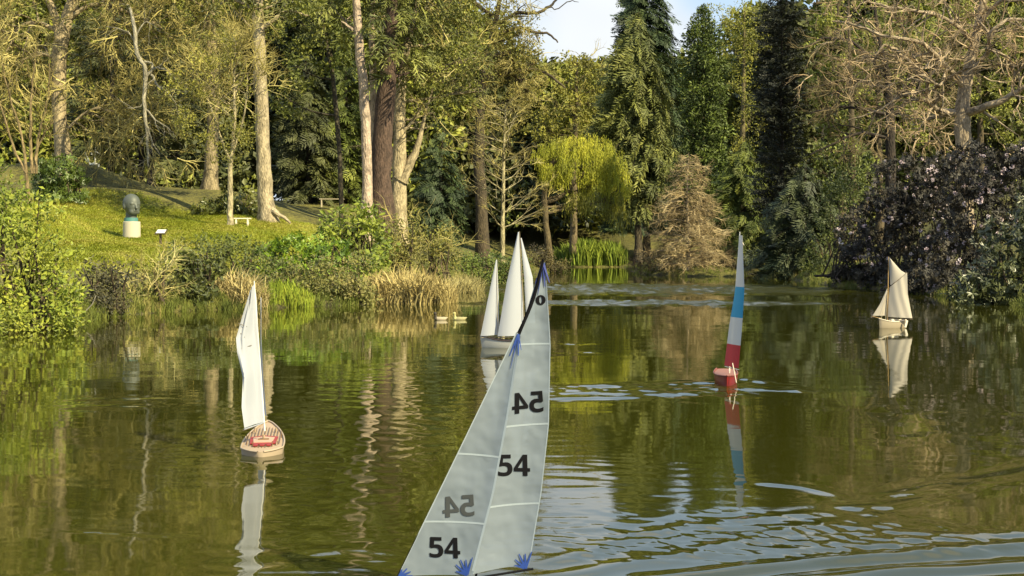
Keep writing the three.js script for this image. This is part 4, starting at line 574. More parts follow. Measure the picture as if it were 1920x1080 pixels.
function hullShape(o) {                                           // bow along +x; returns shell and deck
  const ns = 26, nt = 14, p = [], idx = [], dp = [], di = [], rail = [];
  for (let i = 0; i <= ns; i++) {
    const t = i / ns, x = (t - 0.5) * o.len, full = Math.pow(Math.sin(Math.PI * Math.min(1, lerp(o.stern ?? 0.2, 1, t))), o.fine ?? 0.75), b = o.beam / 2 * Math.max(0.012, full * (o.round ? Math.sqrt(Math.min(1, (t + 0.004) / 0.16)) : 1)), sh = o.free * (1 + (o.sheer ?? 0.35) * (2 * t - 0.85) ** 2), kd = -o.depth * Math.pow(Math.sin(Math.PI * lerp(0.12, 0.97, t)), 0.8);
    for (let j = 0; j <= nt; j++) { const w = (j / nt - 0.5) * Math.PI, s = Math.sin(w), c = Math.cos(w); const z = b * Math.sign(s) * Math.pow(Math.abs(s), o.sec ?? 0.62), y = lerp(sh, kd, Math.pow(Math.max(0, c), 0.85)); p.push(x + (t > 0.9 ? (y / o.free) * 0.02 * o.len * (t - 0.9) * 10 : 0), y, z); }
    const dx = t > 0.9 ? (sh / o.free) * 0.02 * o.len * (t - 0.9) * 10 : 0;
    for (let j = 0; j <= 8; j++) { const s = j / 8 * 2 - 1; dp.push(x + dx, sh - 0.006 + 0.05 * b * (1 - s * s), b * 0.985 * s); }
    rail.push(V(x + dx, sh + 0.002, b));
  }
  for (let i = 0; i < ns; i++) { for (let j = 0; j < nt; j++) { const a = i * (nt + 1) + j, c = a + nt + 1; idx.push(a, a + 1, c, a + 1, c + 1, c); } for (let j = 0; j < 8; j++) { const a = i * 9 + j, c = a + 9; di.push(a, a + 1, c, a + 1, c + 1, c); } }
  const m = p.length / 3; p.push(-o.len / 2, o.free * 0.2, 0); for (let j = 0; j < nt; j++) idx.push(m, j + 1, j); idx.push(m, 0, nt);   // transom
  const mk = (a, f) => { const g = new THREE.BufferGeometry(); g.setAttribute('position', new THREE.Float32BufferAttribute(a, 3)); g.setIndex(f); g.computeVertexNormals(); return g; };
  const rb = new MB(); rb.tube(rail, rail.map(() => o.rail ?? 0.006), 5); rb.tube(rail.map((v) => V(v.x, v.y, -v.z)), rail.map(() => o.rail ?? 0.006), 5);
  return { shell: mk(p, idx), deck: mk(dp, di), rail: rb.build(), deckY: (x, z) => { const t = x / o.len + 0.5; return o.free * (1 + (o.sheer ?? 0.35) * (2 * t - 0.85) ** 2); } };
}
const rod = (a, b, r, r2 = r, sides = 8) => { const m = new MB(); m.tube([a, a.clone().lerp(b, 0.5), b], [r, (r + r2) / 2, r2], sides); return m.build(); };
const rodOf = (...l) => mergeGeometries(l);
const cloth = (c, t = 0.25) => new THREE.MeshPhysicalMaterial({ color: lin(...c), roughness: 0.75, transmission: t, thickness: 0, side: THREE.DoubleSide });
const weave = noiseTexture(128, (u, v) => 0.5 + tileNoise(u, v, 3, 2) * 0.9 + tileNoise(u, v, 9, 5) * 0.35, 2.2);
const whiteCloth = cloth([0.44, 0.46, 0.52], 0.3), film = new THREE.MeshPhysicalMaterial({ color: lin(0.235, 0.28, 0.345), roughness: 0.45, transmission: 0.35, thickness: 0, side: THREE.DoubleSide, bumpMap: weave, bumpScale: 0.007 });
const black = new THREE.MeshLambertMaterial({ color: lin(0.010, 0.010, 0.012) }), alu = std([0.55, 0.56, 0.58], 0.35, { metalness: 0.6 }), blueCloth = std([0.015, 0.05, 0.26], 0.6, { side: THREE.DoubleSide });
const font = await new FontLoader().loadAsync('fonts/droid/droid_sans_bold.typeface.json');

{ // the near yacht, number 54: only its sails stand in the frame
  const D = 7.15, k = D / FOC, ox = 889, oy = HORIZON + EYE * FOC / D, base = V((ox - 960) * k, 0, -D);
  const t = thing('model_yacht', 'near model yacht with translucent grey sails numbered 54 and blue corner patches', 'model yacht', base);
  const P = (px, py, z = 0) => V((px - ox) * k, (oy - py) * k, z);
  const belly = (amp, clew, twist) => (u, v) => { const s = 1 - v; return -amp * 4 * u * (1 - u) * (0.35 + 0.65 * s) - clew * u * (0.25 + 0.75 * s) - twist * u * v * (1 - v); };
  const jibL = sailcloth([[968, 622], [905, 751], [840, 885], [745, 1079]], [[976, 630], [953, 780], [926, 925], [886, 1079]], ox, oy, D, (u, v) => 0.03 + belly(0.03, 0.02, 0.03)(u, v));
  const mainL = sailcloth([[1015, 492], [966, 655], [925, 850], [884, 1078]], [[1023, 492], [1033, 645], [1030, 800], [1016, 930], [993, 1068]], ox, oy, D, belly(0.04, 0.10, 0.05));
  const js = part('jib', jibL.g, film, t), ms = part('mainsail', mainL.g, film, t);
  ms.userData.label = 'right hand grey mainsail with a round emblem at its head'; js.userData.label = 'left hand grey triangular jib';
  // print and patches lie on both faces of the cloth
  const lay = (shape, sail, curve, off) => { const out = []; for (const o of [off, -off]) { const g = new THREE.ShapeGeometry(shape, 6), p = g.attributes.position; for (let i = 0; i < p.count; i++) { const [x, y] = curve(p.getX(i), p.getY(i)), v = sail.at2(x, y, o); p.setXYZ(i, v.x, v.y, v.z); } g.computeVertexNormals(); out.push(g); } return mergeGeometries(out); };
  const number = (sail, cx, cy, size, mirror, slant, m, owner) => { const gs = font.generateShapes('54', size); const box = new THREE.Box2(); gs.forEach((s) => s.getPoints().forEach((q) => box.expandByPoint(q))); const mid = box.getCenter(new THREE.Vector2()); part('sail_number', mergeGeometries(gs.map((s) => lay(s, sail, (x, y) => { const X = (x - mid.x) * 1.02 * (mirror ? -1 : 1), Y = y - mid.y; return [cx + X + slant * Y, cy - Y + (mirror ? -1 : 1) * 0.06 * X]; }, 0.004))), m, owner); };
  const grey = new THREE.MeshLambertMaterial({ color: lin(0.055, 0.06, 0.065) });
  number(mainL, 990, 757, 40, true, 0.0, black, ms); number(mainL, 964, 876, 41, false, -0.02, black, ms);
  number(jibL, 860, 949, 40, true, 0.0, grey, js); number(jibL, 834, 1027, 39, false, -0.03, black, js);
  const disc = new THREE.Shape(); disc.absellipse(1014, 563, 9.6, 9.6, 0, Math.PI * 2, false, 0); const hole = new THREE.Path(); hole.absellipse(1014, 563, 2.6, 6.6, 0, Math.PI * 2, true, 0); disc.holes.push(hole);
  part('emblem', lay(disc, mainL, (x, y) => [x, y], 0.004), black, ms);
  const star = (sail, cx, cy, rays, m, owner) => { const gs = []; for (const [a, len, w0] of rays) { const w = w0 * 0.72; const q = a * Math.PI / 180, dx = Math.cos(q), dy = -Math.sin(q), s = new THREE.Shape(); s.moveTo(cx - dy * w, cy + dx * w); s.lineTo(cx + dx * len - dy * w * 0.35, cy + dy * len + dx * w * 0.35); s.lineTo(cx + dx * len + dy * w * 0.35, cy + dy * len - dx * w * 0.35); s.lineTo(cx + dy * w, cy - dx * w); gs.push(lay(s, sail, (x, y) => [x, y], 0.005 + gs.length * 0.0004)); } part('corner_patch', mergeGeometries(gs), m, owner); };
  star(mainL, 986, 1074, [[165, 22, 4], [140, 26, 4], [115, 30, 4], [92, 28, 4], [70, 34, 3.5]], blueCloth, ms);
  star(jibL, 876, 1077, [[165, 22, 4], [140, 28, 4], [115, 30, 4], [95, 28, 4], [73, 34, 3.5]], blueCloth, js);
  star(jibL, 750, 1078, [[70, 14, 4], [45, 20, 4], [20, 22, 4], [0, 24, 3]], blueCloth, js);
  star(mainL, 1019, 494, [[-100, 60, 1.5], [-86, 44, 3], [-72, 38, 3], [-112, 40, 3]], std([0.02, 0.035, 0.2], 0.6, { side: THREE.DoubleSide }), ms);
  star(jibL, 972, 626, [[-90, 40, 3], [-103, 66, 1.6], [-112, 44, 3], [-80, 30, 2]], blueCloth, js);
  const seam = (sail, y0, y1, w, owner) => { const [a, b] = [sail.uv2(0, 0), 0]; const pts = []; const L = 14, g = []; const lx = (y, u) => { let lo = 0, hi = 1; for (let i = 0; i < 20; i++) { const m = (lo + hi) / 2; sail.uv2(u, m)[1] > y ? lo = m : hi = m; } return sail.uv2(u, lo)[0]; }; const xa = lx(y0, 0) + 1, xb = lx(y1, 1) - 1, list = []; for (const off of [0.0015, -0.0015]) for (let i = 0; i < L; i++) { const q = (s, e) => { const x = lerp(xa, xb, s), y = lerp(y0, y1, s) + e; return sail.at2(x, y, off).toArray(); }; const s0 = i / L, s1 = (i + 1) / L; list.push(...q(s0, w), ...q(s1, w), ...q(s1, -w), ...q(s0, w), ...q(s1, -w), ...q(s0, -w)); } part('seam', tris(list), seamMat, owner); };
  const seamMat = cloth([0.30, 0.355, 0.42], 0.1);
  seam(mainL, 646, 646, 1.6, ms); seam(mainL, 802, 798, 1.8, ms); seam(mainL, 953, 950, 1.8, ms);
  seam(jibL, 849, 857, 1.8, js); seam(jibL, 976, 982, 1.8, js);
  const hem = (sail, u, owner, w = 2.2) => { const list = []; for (let j = 0; j < 26; j++) { const e = (v, du) => { const [x, y] = sail.uv2(u, v); return sail.at2(x + du, y, 0.0012).toArray(); }, a = 0.02 + j / 26 * 0.97, b = 0.02 + (j + 1) / 26 * 0.97, s = u ? -w : w; list.push(...e(a, 0), ...e(a, s), ...e(b, s), ...e(a, 0), ...e(b, s), ...e(b, 0)); } part('hem', tris(list), seamMat, owner); };
  hem(jibL, 0, js); hem(jibL, 1, js, 4); hem(mainL, 1, ms);
  for (const [s, x, y, o] of [[jibL, 774, 1074, js], [mainL, 990, 799, ms], [mainL, 982, 645, ms], [jibL, 957, 720, js]]) { const c = new THREE.Shape(); const r = y > 1000 ? 6.5 : 2.6; c.absellipse(x, y, r, r, 0, 6.2832, false, 0); part('sail_sticker', lay(c, s, (a, b) => [a, b], 0.0035), seamMat, o); }
  { const b = new MB(), l = [P(1019, 487, 0.002), P(1001, 556, 0.003), P(966, 648, 0.0), P(934, 800, -0.05), P(889, 1105, -0.06)]; b.tube(new THREE.CatmullRomCurve3(l).getPoints(30), Array.from({ length: 31 }, (_, i) => 0.0065 + 0.0035 * Math.exp(-(((i - 9) / 5) ** 2))), 8); part('mast', b.build(), black, t); }
  part('forestay', rod(P(744, 1081, 0.034), P(1004, 555, 0.0), 0.0022), black, t);
  part('boom', rod(P(892, 1084, 0), P(1000, 1076, -0.11), 0.006), black, t); part('boom', rod(P(746, 1085, 0.03), P(886, 1086, 0.0), 0.005), black, t);
  const h = hullShape({ len: 1.0, beam: 0.18, depth: 0.07, free: 0.085, stern: 0.24 }), boat = new THREE.Group();
  boat.rotation.set(0, 2.5, 0); boat.position.set(-0.02, 0, 0); 
  const shell = h.shell, M = new THREE.Matrix4().makeRotationY(2.75); for (const g of [h.shell, h.deck, h.rail]) g.applyMatrix4(M).translate(0.02, 0, 0);
  part('hull', shell, std([0.75, 0.76, 0.78], 0.25, { side: THREE.DoubleSide }), t); part('deck', h.deck, std([0.5, 0.5, 0.52], 0.5, { side: THREE.DoubleSide }), t); part('rail', h.rail, black, t);
  part('fin', rodOf(rod(V(0, 0, 0), V(0, -0.36, 0), 0.014), rod(V(-0.14, -0.36, 0), V(0.14, -0.36, 0), 0.03, 0.018)), black, t);
}
{ // white sailed yacht at the left, seen from astern
  const D = EYE * FOC / (852 - HORIZON), k = D / FOC, ox = 479, oy = 852, base = V((ox - 960) * k, 0, -D);
  const t = thing('model_yacht', 'model yacht with narrow white sails and red emblem on its cream planked deck', 'model yacht', base), P = (px, py, z = 0) => V((px - ox) * k, (oy - py) * k, z);
  const h = hullShape({ len: 1.25, beam: 0.385, depth: 0.1, free: 0.085, stern: 0.3, fine: 0.62, rail: 0.009, sheer: 0.2, round: true }), turn = new THREE.Matrix4().makeRotationX(0.085).multiply(new THREE.Matrix4().makeRotationY(Math.PI / 2 + 0.12));
  const cream = std([0.36, 0.28, 0.20], 0.4, { side: THREE.DoubleSide }), pale = std([0.36, 0.26, 0.17], 0.5, { side: THREE.DoubleSide }), red = std([0.26, 0.015, 0.012], 0.45), brown = std([0.16, 0.09, 0.04], 0.6);
  for (const g of [h.shell, h.deck, h.rail]) g.applyMatrix4(turn).translate(0, 0.0, -0.47);
  part('hull', h.shell, cream, t); const dk = part('deck', h.deck, pale, t); part('rail', h.rail, cream, t);
  // deck fittings lie in deck coordinates: a forward, b to the right
  const Dk = (a, b, y = 0) => V(a, h.deckY(a, 0) + 0.009 + y, b).applyMatrix4(turn).add(V(0, 0, -0.47));
  const slab = (pts, y, m, name) => { const s = new THREE.Shape(pts.map(([a, b]) => new THREE.Vector2(a, b))), g = new THREE.ExtrudeGeometry(s, { depth: 0.006, bevelEnabled: false }), p = g.attributes.position; for (let i = 0; i < p.count; i++) { const v = Dk(p.getX(i), p.getY(i), p.getZ(i) + y); p.setXYZ(i, v.x, v.y, v.z); } g.computeVertexNormals(); return part(name, g, m, dk); };
  for (let i = -5; i <= 5; i++) { const b = i * 0.03, lim = 0.56 * Math.sqrt(Math.max(0, 1 - (i / 6.3) ** 2)); slab([[-lim * 0.8, b - 0.002], [lim * 0.7, b - 0.002], [lim * 0.7, b + 0.002], [-lim * 0.8, b + 0.002]], -0.004, brown, 'plank_line'); }
  slab([[-0.30, -0.115], [-0.02, -0.13], [0.04, 0], [-0.02, 0.13], [-0.30, 0.115], [-0.34, 0]], 0.001, red, 'emblem');
  slab([[-0.27, -0.085], [-0.07, -0.1], [-0.02, 0], [-0.07, 0.1], [-0.27, 0.085]], 0.006, std([0.45, 0.29, 0.20], 0.5), 'emblem_panel');
  for (const b of [-0.06, 0, 0.06]) slab([[-0.40, b - 0.022], [-0.30, b - 0.022], [-0.30, b + 0.022], [-0.40, b + 0.022]], 0.002, red, 'emblem_bar');
  slab([[-0.17, -0.05], [-0.13, -0.05], [-0.13, 0.05], [-0.17, 0.05]], 0.012, brown, 'hatch');
  for (const g of [rod(Dk(-0.12, 0), Dk(-0.12, 0, 0.05), 0.012), rod(Dk(0.2, -0.1), Dk(0.2, -0.1, 0.04), 0.008), rod(Dk(0.2, 0.1), Dk(0.2, 0.1, 0.04), 0.008)]) part('fitting', g, pale, t);
  const stern = [...[-0.14, -0.09, 0.09, 0.14].map((b) => rod(Dk(-0.35, b), Dk(-0.35, b, 0.035), 0.004)), ...[-0.16, 0.16].map((b) => rod(Dk(-0.05, b), Dk(-0.05, b, 0.035), 0.004))];
  for (const g of stern) part('stanchion', g, brown, t);
  const main = sailcloth([[467, 533], [471, 560], [478, 680], [486, 797]], [[464, 545], [452, 590], [440, 635], [443, 662], [456, 708], [458, 760], [466, 797]], ox, oy, D, (u, v) => -0.47 + 0.22 + u * 0.42 * (0.25 + 0.75 * (1 - v)) + 0.03 * Math.sin(u * 9 + v * 4) * (0.3 + u) + 0.012 * Math.sin(u * 21 - v * 9));
  const s = part('mainsail', main.g, whiteCloth, t);
  const jib = sailcloth([[466, 560], [462, 640], [458, 720], [450, 797]], [[466.5, 566], [466, 640], [470, 720], [476, 797]], ox, oy, D, (u, v) => -0.62 + u * 0.28 * (1 - v) - 0.30 * (1 - v) + 0.02 * Math.sin(u * 5 + 1));
  part('jib', jib.g, whiteCloth, t);
  for (const g of [[441, 603, 455, 614], [444, 622, 452, 634], [446, 650, 462, 650]].map(([a, b, c, e]) => { const p0 = main.at2(a + 3, b + 4, 0.004), p1 = main.at2(c + 3, e, 0.006); return rod(p0, p1, 0.0035); })) part('batten', g, std([0.15, 0.13, 0.11], 0.7), s);
  part('mast', rod(P(487, 815, -0.25), P(467, 528, -0.25), 0.009, 0.005), std([0.68, 0.66, 0.62], 0.5), t);
  part('boom', rod(P(486, 799, -0.24), P(465, 800, 0.2), 0.007), alu, t);
}
{ // ketch with three white sails
  const D = EYE * FOC / (652 - HORIZON), k = D / FOC, ox = 952, oy = 652, base = V((ox - 960) * k, 0, -D);
  const t = thing('model_yacht', 'two masted model yacht with three tall white sails and dark decked white hull', 'model yacht', base), P = (px, py, z = 0) => V((px - ox) * k, (oy - py) * k, z);
  const h = hullShape({ len: 1.0, beam: 0.24, depth: 0.09, free: 0.13, stern: 0.16, sheer: 0.5, rail: 0.012 }), turn = new THREE.Matrix4().makeRotationY(Math.PI - 0.25);
  for (const g of [h.shell, h.deck, h.rail]) g.applyMatrix4(turn);
  part('hull', h.shell, std([0.42, 0.41, 0.38], 0.35, { side: THREE.DoubleSide }), t); part('deck', h.deck, std([0.10, 0.07, 0.05], 0.6, { side: THREE.DoubleSide }), t); part('rail', h.rail, std([0.06, 0.04, 0.035], 0.5), t);
  const bel = (z0, amp, clew) => (u, v) => z0 + amp * 4 * u * (1 - u) * (1 - v * 0.7) + clew * u * (1 - v * 0.7);
  const a = sailcloth([[930, 487], [915, 560], [901, 630]], [[932, 487], [935, 560], [936, 628]], ox, oy, D, bel(0.02, 0.06, -0.12)), b = sailcloth([[971, 435], [950, 530], [933, 630]], [[973, 435], [976, 500], [980, 570], [983, 629]], ox, oy, D, bel(0.05, 0.10, -0.15)), c = sailcloth([[976, 446], [983, 520], [987, 606]], [[978, 446], [999, 520], [1004, 606]], ox, oy, D, bel(-0.12, 0.05, -0.1));
  part('jib', a.g, whiteCloth, t); part('mainsail', b.g, whiteCloth, t); part('mizzen_sail', c.g, whiteCloth, t);
  part('mast', rod(P(934, 640, 0), P(931, 486, 0), 0.007, 0.005), std([0.25, 0.2, 0.13], 0.6), t); part('mast', rod(P(985, 640, -0.02), P(974, 434, -0.02), 0.010, 0.006), std([0.25, 0.2, 0.13], 0.6), t);
  part('boom', rod(P(902, 633, 0.02), P(937, 631, -0.1), 0.006), std([0.25, 0.2, 0.13], 0.6), t); part('boom', rod(P(934, 633, 0.05), P(988, 632, -0.1), 0.007), std([0.25, 0.2, 0.13], 0.6), t);
}
{ // red hulled yacht
  const D = EYE * FOC / (724 - HORIZON), k = D / FOC, ox = 1370, oy = 724, base = V((ox - 960) * k, 0, -D);
  const t = thing('model_yacht', 'model yacht with red hull and sail striped white, blue, white and red', 'model yacht', base), P = (px, py, z = 0) => V((px - ox) * k, (oy - py) * k, z);
  const h = hullShape({ len: 0.95, beam: 0.33, depth: 0.12, free: 0.125, stern: 0.22, sec: 0.95, fine: 0.7, sheer: 0.2, rail: 0.01 }), turn = new THREE.Matrix4().makeRotationX(0.035).multiply(new THREE.Matrix4().makeRotationY(-Math.PI / 2 - 0.13));
  for (const g of [h.shell, h.deck, h.rail]) g.applyMatrix4(turn).translate(0, 0, -0.42);
  part('hull', h.shell, std([0.17, 0.010, 0.007], 0.3, { side: THREE.DoubleSide }), t); part('deck', h.deck, std([0.24, 0.10, 0.065], 0.5, { side: THREE.DoubleSide }), t); part('rail', h.rail, std([0.20, 0.05, 0.035], 0.4), t);
  const zs = (u, v) => -0.42 + u * 0.46 * (0.35 + 0.65 * (1 - v)) + 0.05 * 4 * u * (1 - u);
  const luff = [[1396, 441], [1388, 545], [1377, 610], [1367, 690]], leech = [[1398, 441], [1399, 545], [1393, 610], [1384, 690]];
  const cut = (l, y) => { for (let i = 0; i < l.length - 1; i++) if (y <= l[i + 1][1]) return lerp(l[i][0], l[i + 1][0], (y - l[i][1]) / (l[i + 1][1] - l[i][1])); return l[l.length - 1][0]; };
  const root = part('mainsail', rod(P(1376, 700, -0.42), P(1397, 436, -0.42), 0.004), std([0.7, 0.7, 0.68], 0.5), t);
  const stripes = [[441, 539, [0.46, 0.47, 0.50], 'white top panel of the sail'], [539, 597, [0.010, 0.22, 0.42], 'blue panel of the sail'], [597, 648, [0.46, 0.47, 0.49], 'white middle panel of the sail'], [648, 690, [0.36, 0.008, 0.010], 'red foot panel of the sail']];
  for (const [y0, y1, c, label] of stripes) { const f = (l) => [y0, (y0 * 2 + y1) / 3, (y0 + 2 * y1) / 3, y1].map((y) => [cut(l, y), y]), q = sailcloth(f(luff), f(leech), ox, oy, D, (u, v) => zs(u, ((690 - lerp(y1, y0, v)) / 249))); part('sail_panel', q.g, cloth(c, 0.25), root).userData.label = label; }
  part('mast', rod(P(1377, 705, -0.43), P(1397, 434, -0.43), 0.009, 0.005), std([0.62, 0.6, 0.55], 0.5), t);
  part('boom', rod(P(1368, 692, -0.40), P(1385, 693, 0.05), 0.006), alu, t);
  for (const g of [rod(P(1372, 680, 0.06), P(1378, 716, 0.12), 0.007), rod(P(1397, 446, -0.43), P(1402, 460, -0.3), 0.005)]) part('sheet_line', g, std([0.6, 0.52, 0.42], 0.7), t);
}
{ // gaff rigged boat at the right
  const D = EYE * FOC / (615 - HORIZON), k = D / FOC, ox = 1672, oy = 615, base = V((ox - 960) * k, 0, -D);
  const t = thing('model_boat', 'gaff rigged model boat with cream sails and cream hull by the dark rhododendrons', 'model boat', base), P = (px, py, z = 0) => V((px - ox) * k, (oy - py) * k, z);
  const h = hullShape({ len: 0.66, beam: 0.22, depth: 0.07, free: 0.15, stern: 0.25, fine: 0.5, sheer: 0.35, rail: 0.011 }), turn = new THREE.Matrix4().makeRotationY(Math.PI + 0.35);
  for (const g of [h.shell, h.deck, h.rail]) g.applyMatrix4(turn);
  const cr = std([0.32, 0.265, 0.19], 0.5, { side: THREE.DoubleSide }), wood = std([0.40, 0.25, 0.10], 0.5), canvas = cloth([0.46, 0.41, 0.35], 0.25);
  part('hull', h.shell, cr, t); part('deck', h.deck, std([0.22, 0.16, 0.1], 0.6, { side: THREE.DoubleSide }), t); part('rail', h.rail, std([0.7, 0.62, 0.5], 0.5), t);
  part('cabin', new RoundedBoxGeometry(0.2, 0.06, 0.11, 2, 0.012).rotateY(0.35).translate(0.05, 0.18, 0), std([0.62, 0.55, 0.42], 0.5), t);
  part('rudder', new RoundedBoxGeometry(0.05, 0.17, 0.02, 2, 0.008).rotateZ(-0.25).translate(0.30, 0.10, 0.11), std([0.72, 0.66, 0.55], 0.5), t);
  const bel = (z0, amp, clew, rip = 0) => (u, v) => z0 + amp * 4 * u * (1 - u) * (1 - v * 0.4) + clew * u * (1 - v * 0.5) + rip * Math.sin(u * 16 + v * 5) * (0.3 + u);
  const top = sailcloth([[1666, 482], [1667, 500], [1669, 535]], [[1668, 484], [1688, 507], [1697, 512]], ox, oy, D, bel(0.02, 0.05, 0.04), 8, 12);
  const main = sailcloth([[1668, 538], [1666, 560], [1664, 594]], [[1699, 511], [1700, 550], [1708, 596]], ox, oy, D, bel(0.015, 0.07, 0.10, 0.010));
  const jib = sailcloth([[1663, 541], [1650, 570], [1636, 592]], [[1664.5, 541], [1663, 570], [1662, 592]], ox, oy, D, bel(0, 0.04, -0.06, 0.004));
  part('topsail', top.g, canvas, t); part('mainsail', main.g, canvas, t); part('jib', jib.g, canvas, t);
  part('mast', rod(P(1664, 605), P(1666, 481), 0.014, 0.006), wood, t); part('gaff', rod(P(1666, 541, 0.01), P(1699, 510, 0.05), 0.007), std([0.12, 0.08, 0.05], 0.6), t); part('boom', rod(P(1664, 597, 0.01), P(1709, 598, 0.12), 0.008), std([0.12, 0.08, 0.05], 0.6), t);
  part('bowsprit', rod(P(1652, 597, 0), P(1635, 593, 0), 0.008, 0.005), wood, t); for (const g of [rod(P(1650, 600, 0.08), P(1664, 545, 0), 0.004), rod(P(1658, 602, 0.1), P(1665, 545, 0), 0.004)]) part('shroud', g, std([0.5, 0.42, 0.3], 0.7), t);
}

// ---------------------------------------------------------------- bust, sign, benches, sculpture, ducks, driftwood
const smin = (a, b, k) => { const h = Math.max(0, Math.min(1, 0.5 + 0.5 * (b - a) / k)); return lerp(b, a, h) - k * h * (1 - h); };
const capsule = (p, a, b, ra, rb) => { const ba = b.clone().sub(a), t = Math.max(0, Math.min(1, p.clone().sub(a).dot(ba) / ba.lengthSq())); return p.distanceTo(a.clone().addScaledVector(ba, t)) - lerp(ra, rb, t); };
const egg = (p, c, r) => { const q = V((p.x - c.x) / r.x, (p.y - c.y) / r.y, (p.z - c.z) / r.z); return (q.length() - 1) * Math.min(r.x, r.y, r.z); };
function carve(f, size, centre, res = 46) {                        // meshes a distance field
  const mc = new MarchingCubes(res, dryMat, false, false, 60000); mc.isolation = 0;
  for (let z = 0; z < res; z++) for (let y = 0; y < res; y++) for (let x = 0; x < res; x++) mc.field[x + y * res + z * res * res] = -f(V((x / res * 2 - 1) * size + centre.x, (y / res * 2 - 1) * size + centre.y, (z / res * 2 - 1) * size + centre.z));
  mc.update();
  const g = new THREE.BufferGeometry(), n = mc.count, p = new Float32Array(mc.positionArray.slice(0, n * 3)), nn = new Float32Array(mc.normalArray.slice(0, n * 3));
  for (let i = 0; i < n; i++) for (let k = 0; k < 3; k++) p[i * 3 + k] = p[i * 3 + k] * size + centre.getComponent(k);
  g.setAttribute('position', new THREE.BufferAttribute(p, 3)); g.setAttribute('normal', new THREE.BufferAttribute(nn, 3)); g.computeVertexNormals();
  return g;
}
{
  const D = 60, base = foot(247, D), k = D / FOC; base.y = at(247, 444, D).y;
  const t = thing('bust', 'large smooth grey green head sculpture on a pale block on the lawn', 'sculpture', base, undefined, 0.75);
  const bl = new THREE.LatheGeometry([[0, -0.29], [0.375, -0.29], [0.38, -0.26], [0.365, 0.63], [0.35, 0.66], [0, 0.665]].map(([x, y]) => new THREE.Vector2(x, y)), 40), stone = noiseTexture(128, (u, v) => { const m = smooth(0.05, 0.35, tileNoise(u, v, 4, 3) + 0.35 * tileNoise(u, v, 17, 8)); return [lerp(1, 0.72, m), lerp(1, 0.78, m), lerp(1, 0.42, m)]; }, 1);
  part('plinth', bl, std([0.46, 0.41, 0.31], 0.8, { map: stone }), t);
  const f = (p) => {                                               // the face looks along +z
    let d = egg(p, V(0, 0.78, -0.03), V(0.36, 0.42, 0.42)); d = smin(d, egg(p, V(0, 0.56, 0.12), V(0.25, 0.30, 0.26)), 0.1);
    d = smin(d, capsule(p, V(-0.13, 0.40, 0.24), V(0.13, 0.40, 0.24), 0.10, 0.10), 0.08); d = smin(d, capsule(p, V(0, 0.0, -0.06), V(0, 0.45, -0.04), 0.25, 0.22), 0.06);
    d = smin(d, capsule(p, V(-0.17, 0.76, 0.30), V(0.17, 0.76, 0.30), 0.055, 0.055), 0.04); d = smin(d, capsule(p, V(0, 0.74, 0.36), V(0, 0.57, 0.44), 0.035, 0.055), 0.04);
    d = smin(d, capsule(p, V(-0.06, 0.47, 0.36), V(0.06, 0.47, 0.36), 0.03, 0.03), 0.03);
    for (const s of [-1, 1]) { d = smin(d, egg(p, V(s * 0.35, 0.64, -0.02), V(0.05, 0.12, 0.08)), 0.03); d = -smin(-d, capsule(p, V(s * 0.11, 0.69, 0.42), V(s * 0.14, 0.69, 0.42), 0.045, 0.045), 0.03); }
    return d;
  };
  part('head', carve(f, 0.72, V(0, 0.62, 0), 56).translate(0, 0.665, 0), std([0.085, 0.095, 0.08], 0.55, { metalness: 0.15, bumpMap: barkBump, bumpScale: 0.004 }), t);
  part('collar', new THREE.CylinderGeometry(0.29, 0.30, 0.16, 28).translate(0, 0.745, -0.06), std([0.06, 0.18, 0.17], 0.6), t);
}
{
  const b = at(301, 463, 57.5), t = thing('sign', 'small lectern sign with white plate on a dark post, right of the bust', 'sign', b), wood = std([0.05, 0.035, 0.025], 0.8);
  part('post', new RoundedBoxGeometry(0.09, 0.75, 0.09, 2, 0.01).translate(0, 0.22, 0), wood, t);
  part('board', new RoundedBoxGeometry(0.46, 0.035, 0.34, 2, 0.01).rotateX(0.6).rotateY(-0.2).translate(0.02, 0.62, 0), wood, t);
  part('plate', new RoundedBoxGeometry(0.38, 0.02, 0.26, 2, 0.005).rotateX(0.6).translate(0, 0, 0).rotateY(-0.2).translate(0.023, 0.645, 0.012), std([0.72, 0.7, 0.62], 0.4), t);
}
function bench(label, px, py, d, w, turn, c) {
  const b = foot(px, d); b.y = Math.max(b.y, at(px, py, d).y - 0.1) - 0.13; const t = thing('bench', label, 'bench', b, undefined, turn), m = std(c, 0.7);
  for (const z of [-0.14, 0, 0.14]) part('seat_plank', new RoundedBoxGeometry(w, 0.05, 0.12, 2, 0.01).translate(0, 0.46, z), m, t);
  for (const s of [-1, 1]) part('leg', new RoundedBoxGeometry(0.08, 0.5, 0.36, 2, 0.01).translate(s * (w / 2 - 0.15), 0.18, 0), m, t);
}
bench('low white bench beside the foot of the thin budding tree', 454, 432, 67, 0.85, 0.1, [0.7, 0.62, 0.48]);
bench('pale bench in the shade left of the cluster of big trunks', 622, 380, 90, 1.6, 0.05, [0.42, 0.36, 0.25]);
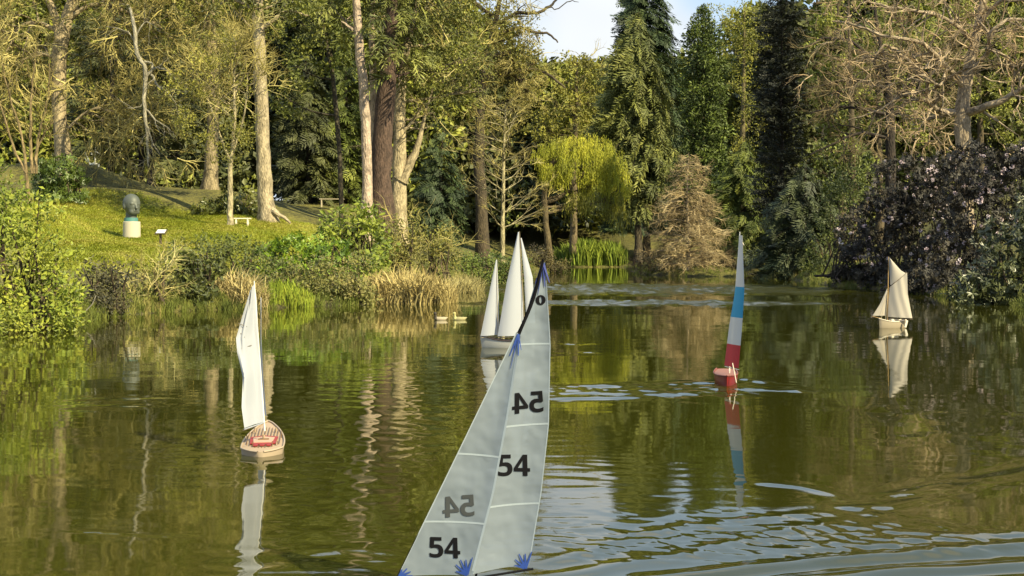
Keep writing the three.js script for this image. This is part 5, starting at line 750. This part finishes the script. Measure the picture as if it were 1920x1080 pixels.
{
  const D = 88, b = at(178, 318, D); b.y = foot(178, D).y; const h = at(178, 316, D).y - b.y, t = thing('sculpture', 'small white spiky sculpture among the dark pines behind the laurel', 'sculpture', b), w = std([0.72, 0.70, 0.6], 0.6), m = new MB(), k = D / FOC, Q = (x, y) => V((x - 178) * k, (316 - y) * k + h, 0);
  m.tube([Q(169, 318), Q(170, 309), Q(177, 307), Q(185, 309), Q(186, 317)], [0.08, 0.09, 0.1, 0.09, 0.07], 8); part('arch', m.build(), w, t);
  for (const [a, c, e, f, r] of [[169, 308, 159, 284, 0.06], [178, 307, 179, 276, 0.05], [179, 284, 188, 289, 0.03], [172, 290, 171, 285, 0.05], [164, 304, 157, 294, 0.04]]) part('spike', rod(Q(a, c), Q(e, f), r, r * 0.5), w, t);
  part('base', new RoundedBoxGeometry(0.9, Math.max(0.4, h + 0.25), 0.6, 2, 0.03).translate(0, Math.max(0.4, h + 0.25) / 2 - 0.3, 0), std([0.16, 0.14, 0.09], 0.9), t);
}
for (const [px, label, head, body] of [[826, 'duck with dark head and pale body swimming in front, left one of the pair', [0.03, 0.022, 0.015], [0.36, 0.30, 0.2]], [862, 'pale buff duck swimming behind the dark headed one', [0.36, 0.33, 0.13], [0.30, 0.27, 0.13]]]) {
  const p = onWater(px, 600), t = thing('duck', label, 'duck', p, undefined, 0); t.scale.setScalar(0.78);
  const f = (q) => { let d = egg(q, V(0.0, 0.03, 0), V(0.19, 0.075, 0.085)); d = smin(d, capsule(q, V(0.12, 0.05, 0), V(0.23, 0.085, 0), 0.045, 0.012), 0.04); d = smin(d, capsule(q, V(-0.15, 0.05, 0), V(-0.17, 0.19, 0), 0.048, 0.036), 0.04); d = smin(d, egg(q, V(-0.178, 0.215, 0), V(0.058, 0.048, 0.045)), 0.02); return smin(d, capsule(q, V(-0.215, 0.205, 0), V(-0.275, 0.192, 0), 0.014, 0.011), 0.015); };
  const g = carve(f, 0.3, V(-0.02, 0.08, 0), 48), ps = g.attributes.position, c = [];
  for (let i = 0; i < ps.count; i++) { const hd = ps.getX(i) < -0.115 && ps.getY(i) > 0.085, bill = ps.getX(i) < -0.222, col = bill ? [0.45, 0.33, 0.06] : hd ? head : ps.getX(i) < -0.12 ? head.map((v, j) => v * 1.3 + body[j] * 0.1) : body; c.push(...col); }
  g.setAttribute('color', new THREE.Float32BufferAttribute(c, 3)); part('body', g, std([1, 1, 1], 0.7, { vertexColors: true }), t);
}
{ // bare branch lying in the water
  const b = at(140, 601, 35), t = thing('branch', 'bare pale branch lying in the water under the leaning shrub', 'branch', V(b.x, 0, b.z)), m = new MB(), k = 35 / FOC, Q = (x, y, z = 0) => V((x - 140) * k, (602 - y) * k, z);
  m.tube([Q(108, 592), Q(125, 590, 0.1), Q(142, 588, 0.2), Q(155, 580, 0.2)], [0.03, 0.025, 0.02, 0.01], 6); m.tube([Q(115, 592), Q(130, 597, 0.3), Q(142, 600, 0.4), Q(154, 606, 0.5)], [0.025, 0.022, 0.018, 0.008], 6); m.tube([Q(162, 600, 0.2), Q(164, 585, 0.2), Q(176, 570, 0.1), Q(180, 555, 0)], [0.02, 0.017, 0.013, 0.006], 6);
  part('limb', m.build(), bark(0.5, 0.45, 0.36), t);
}

renderer.render(scene, camera);
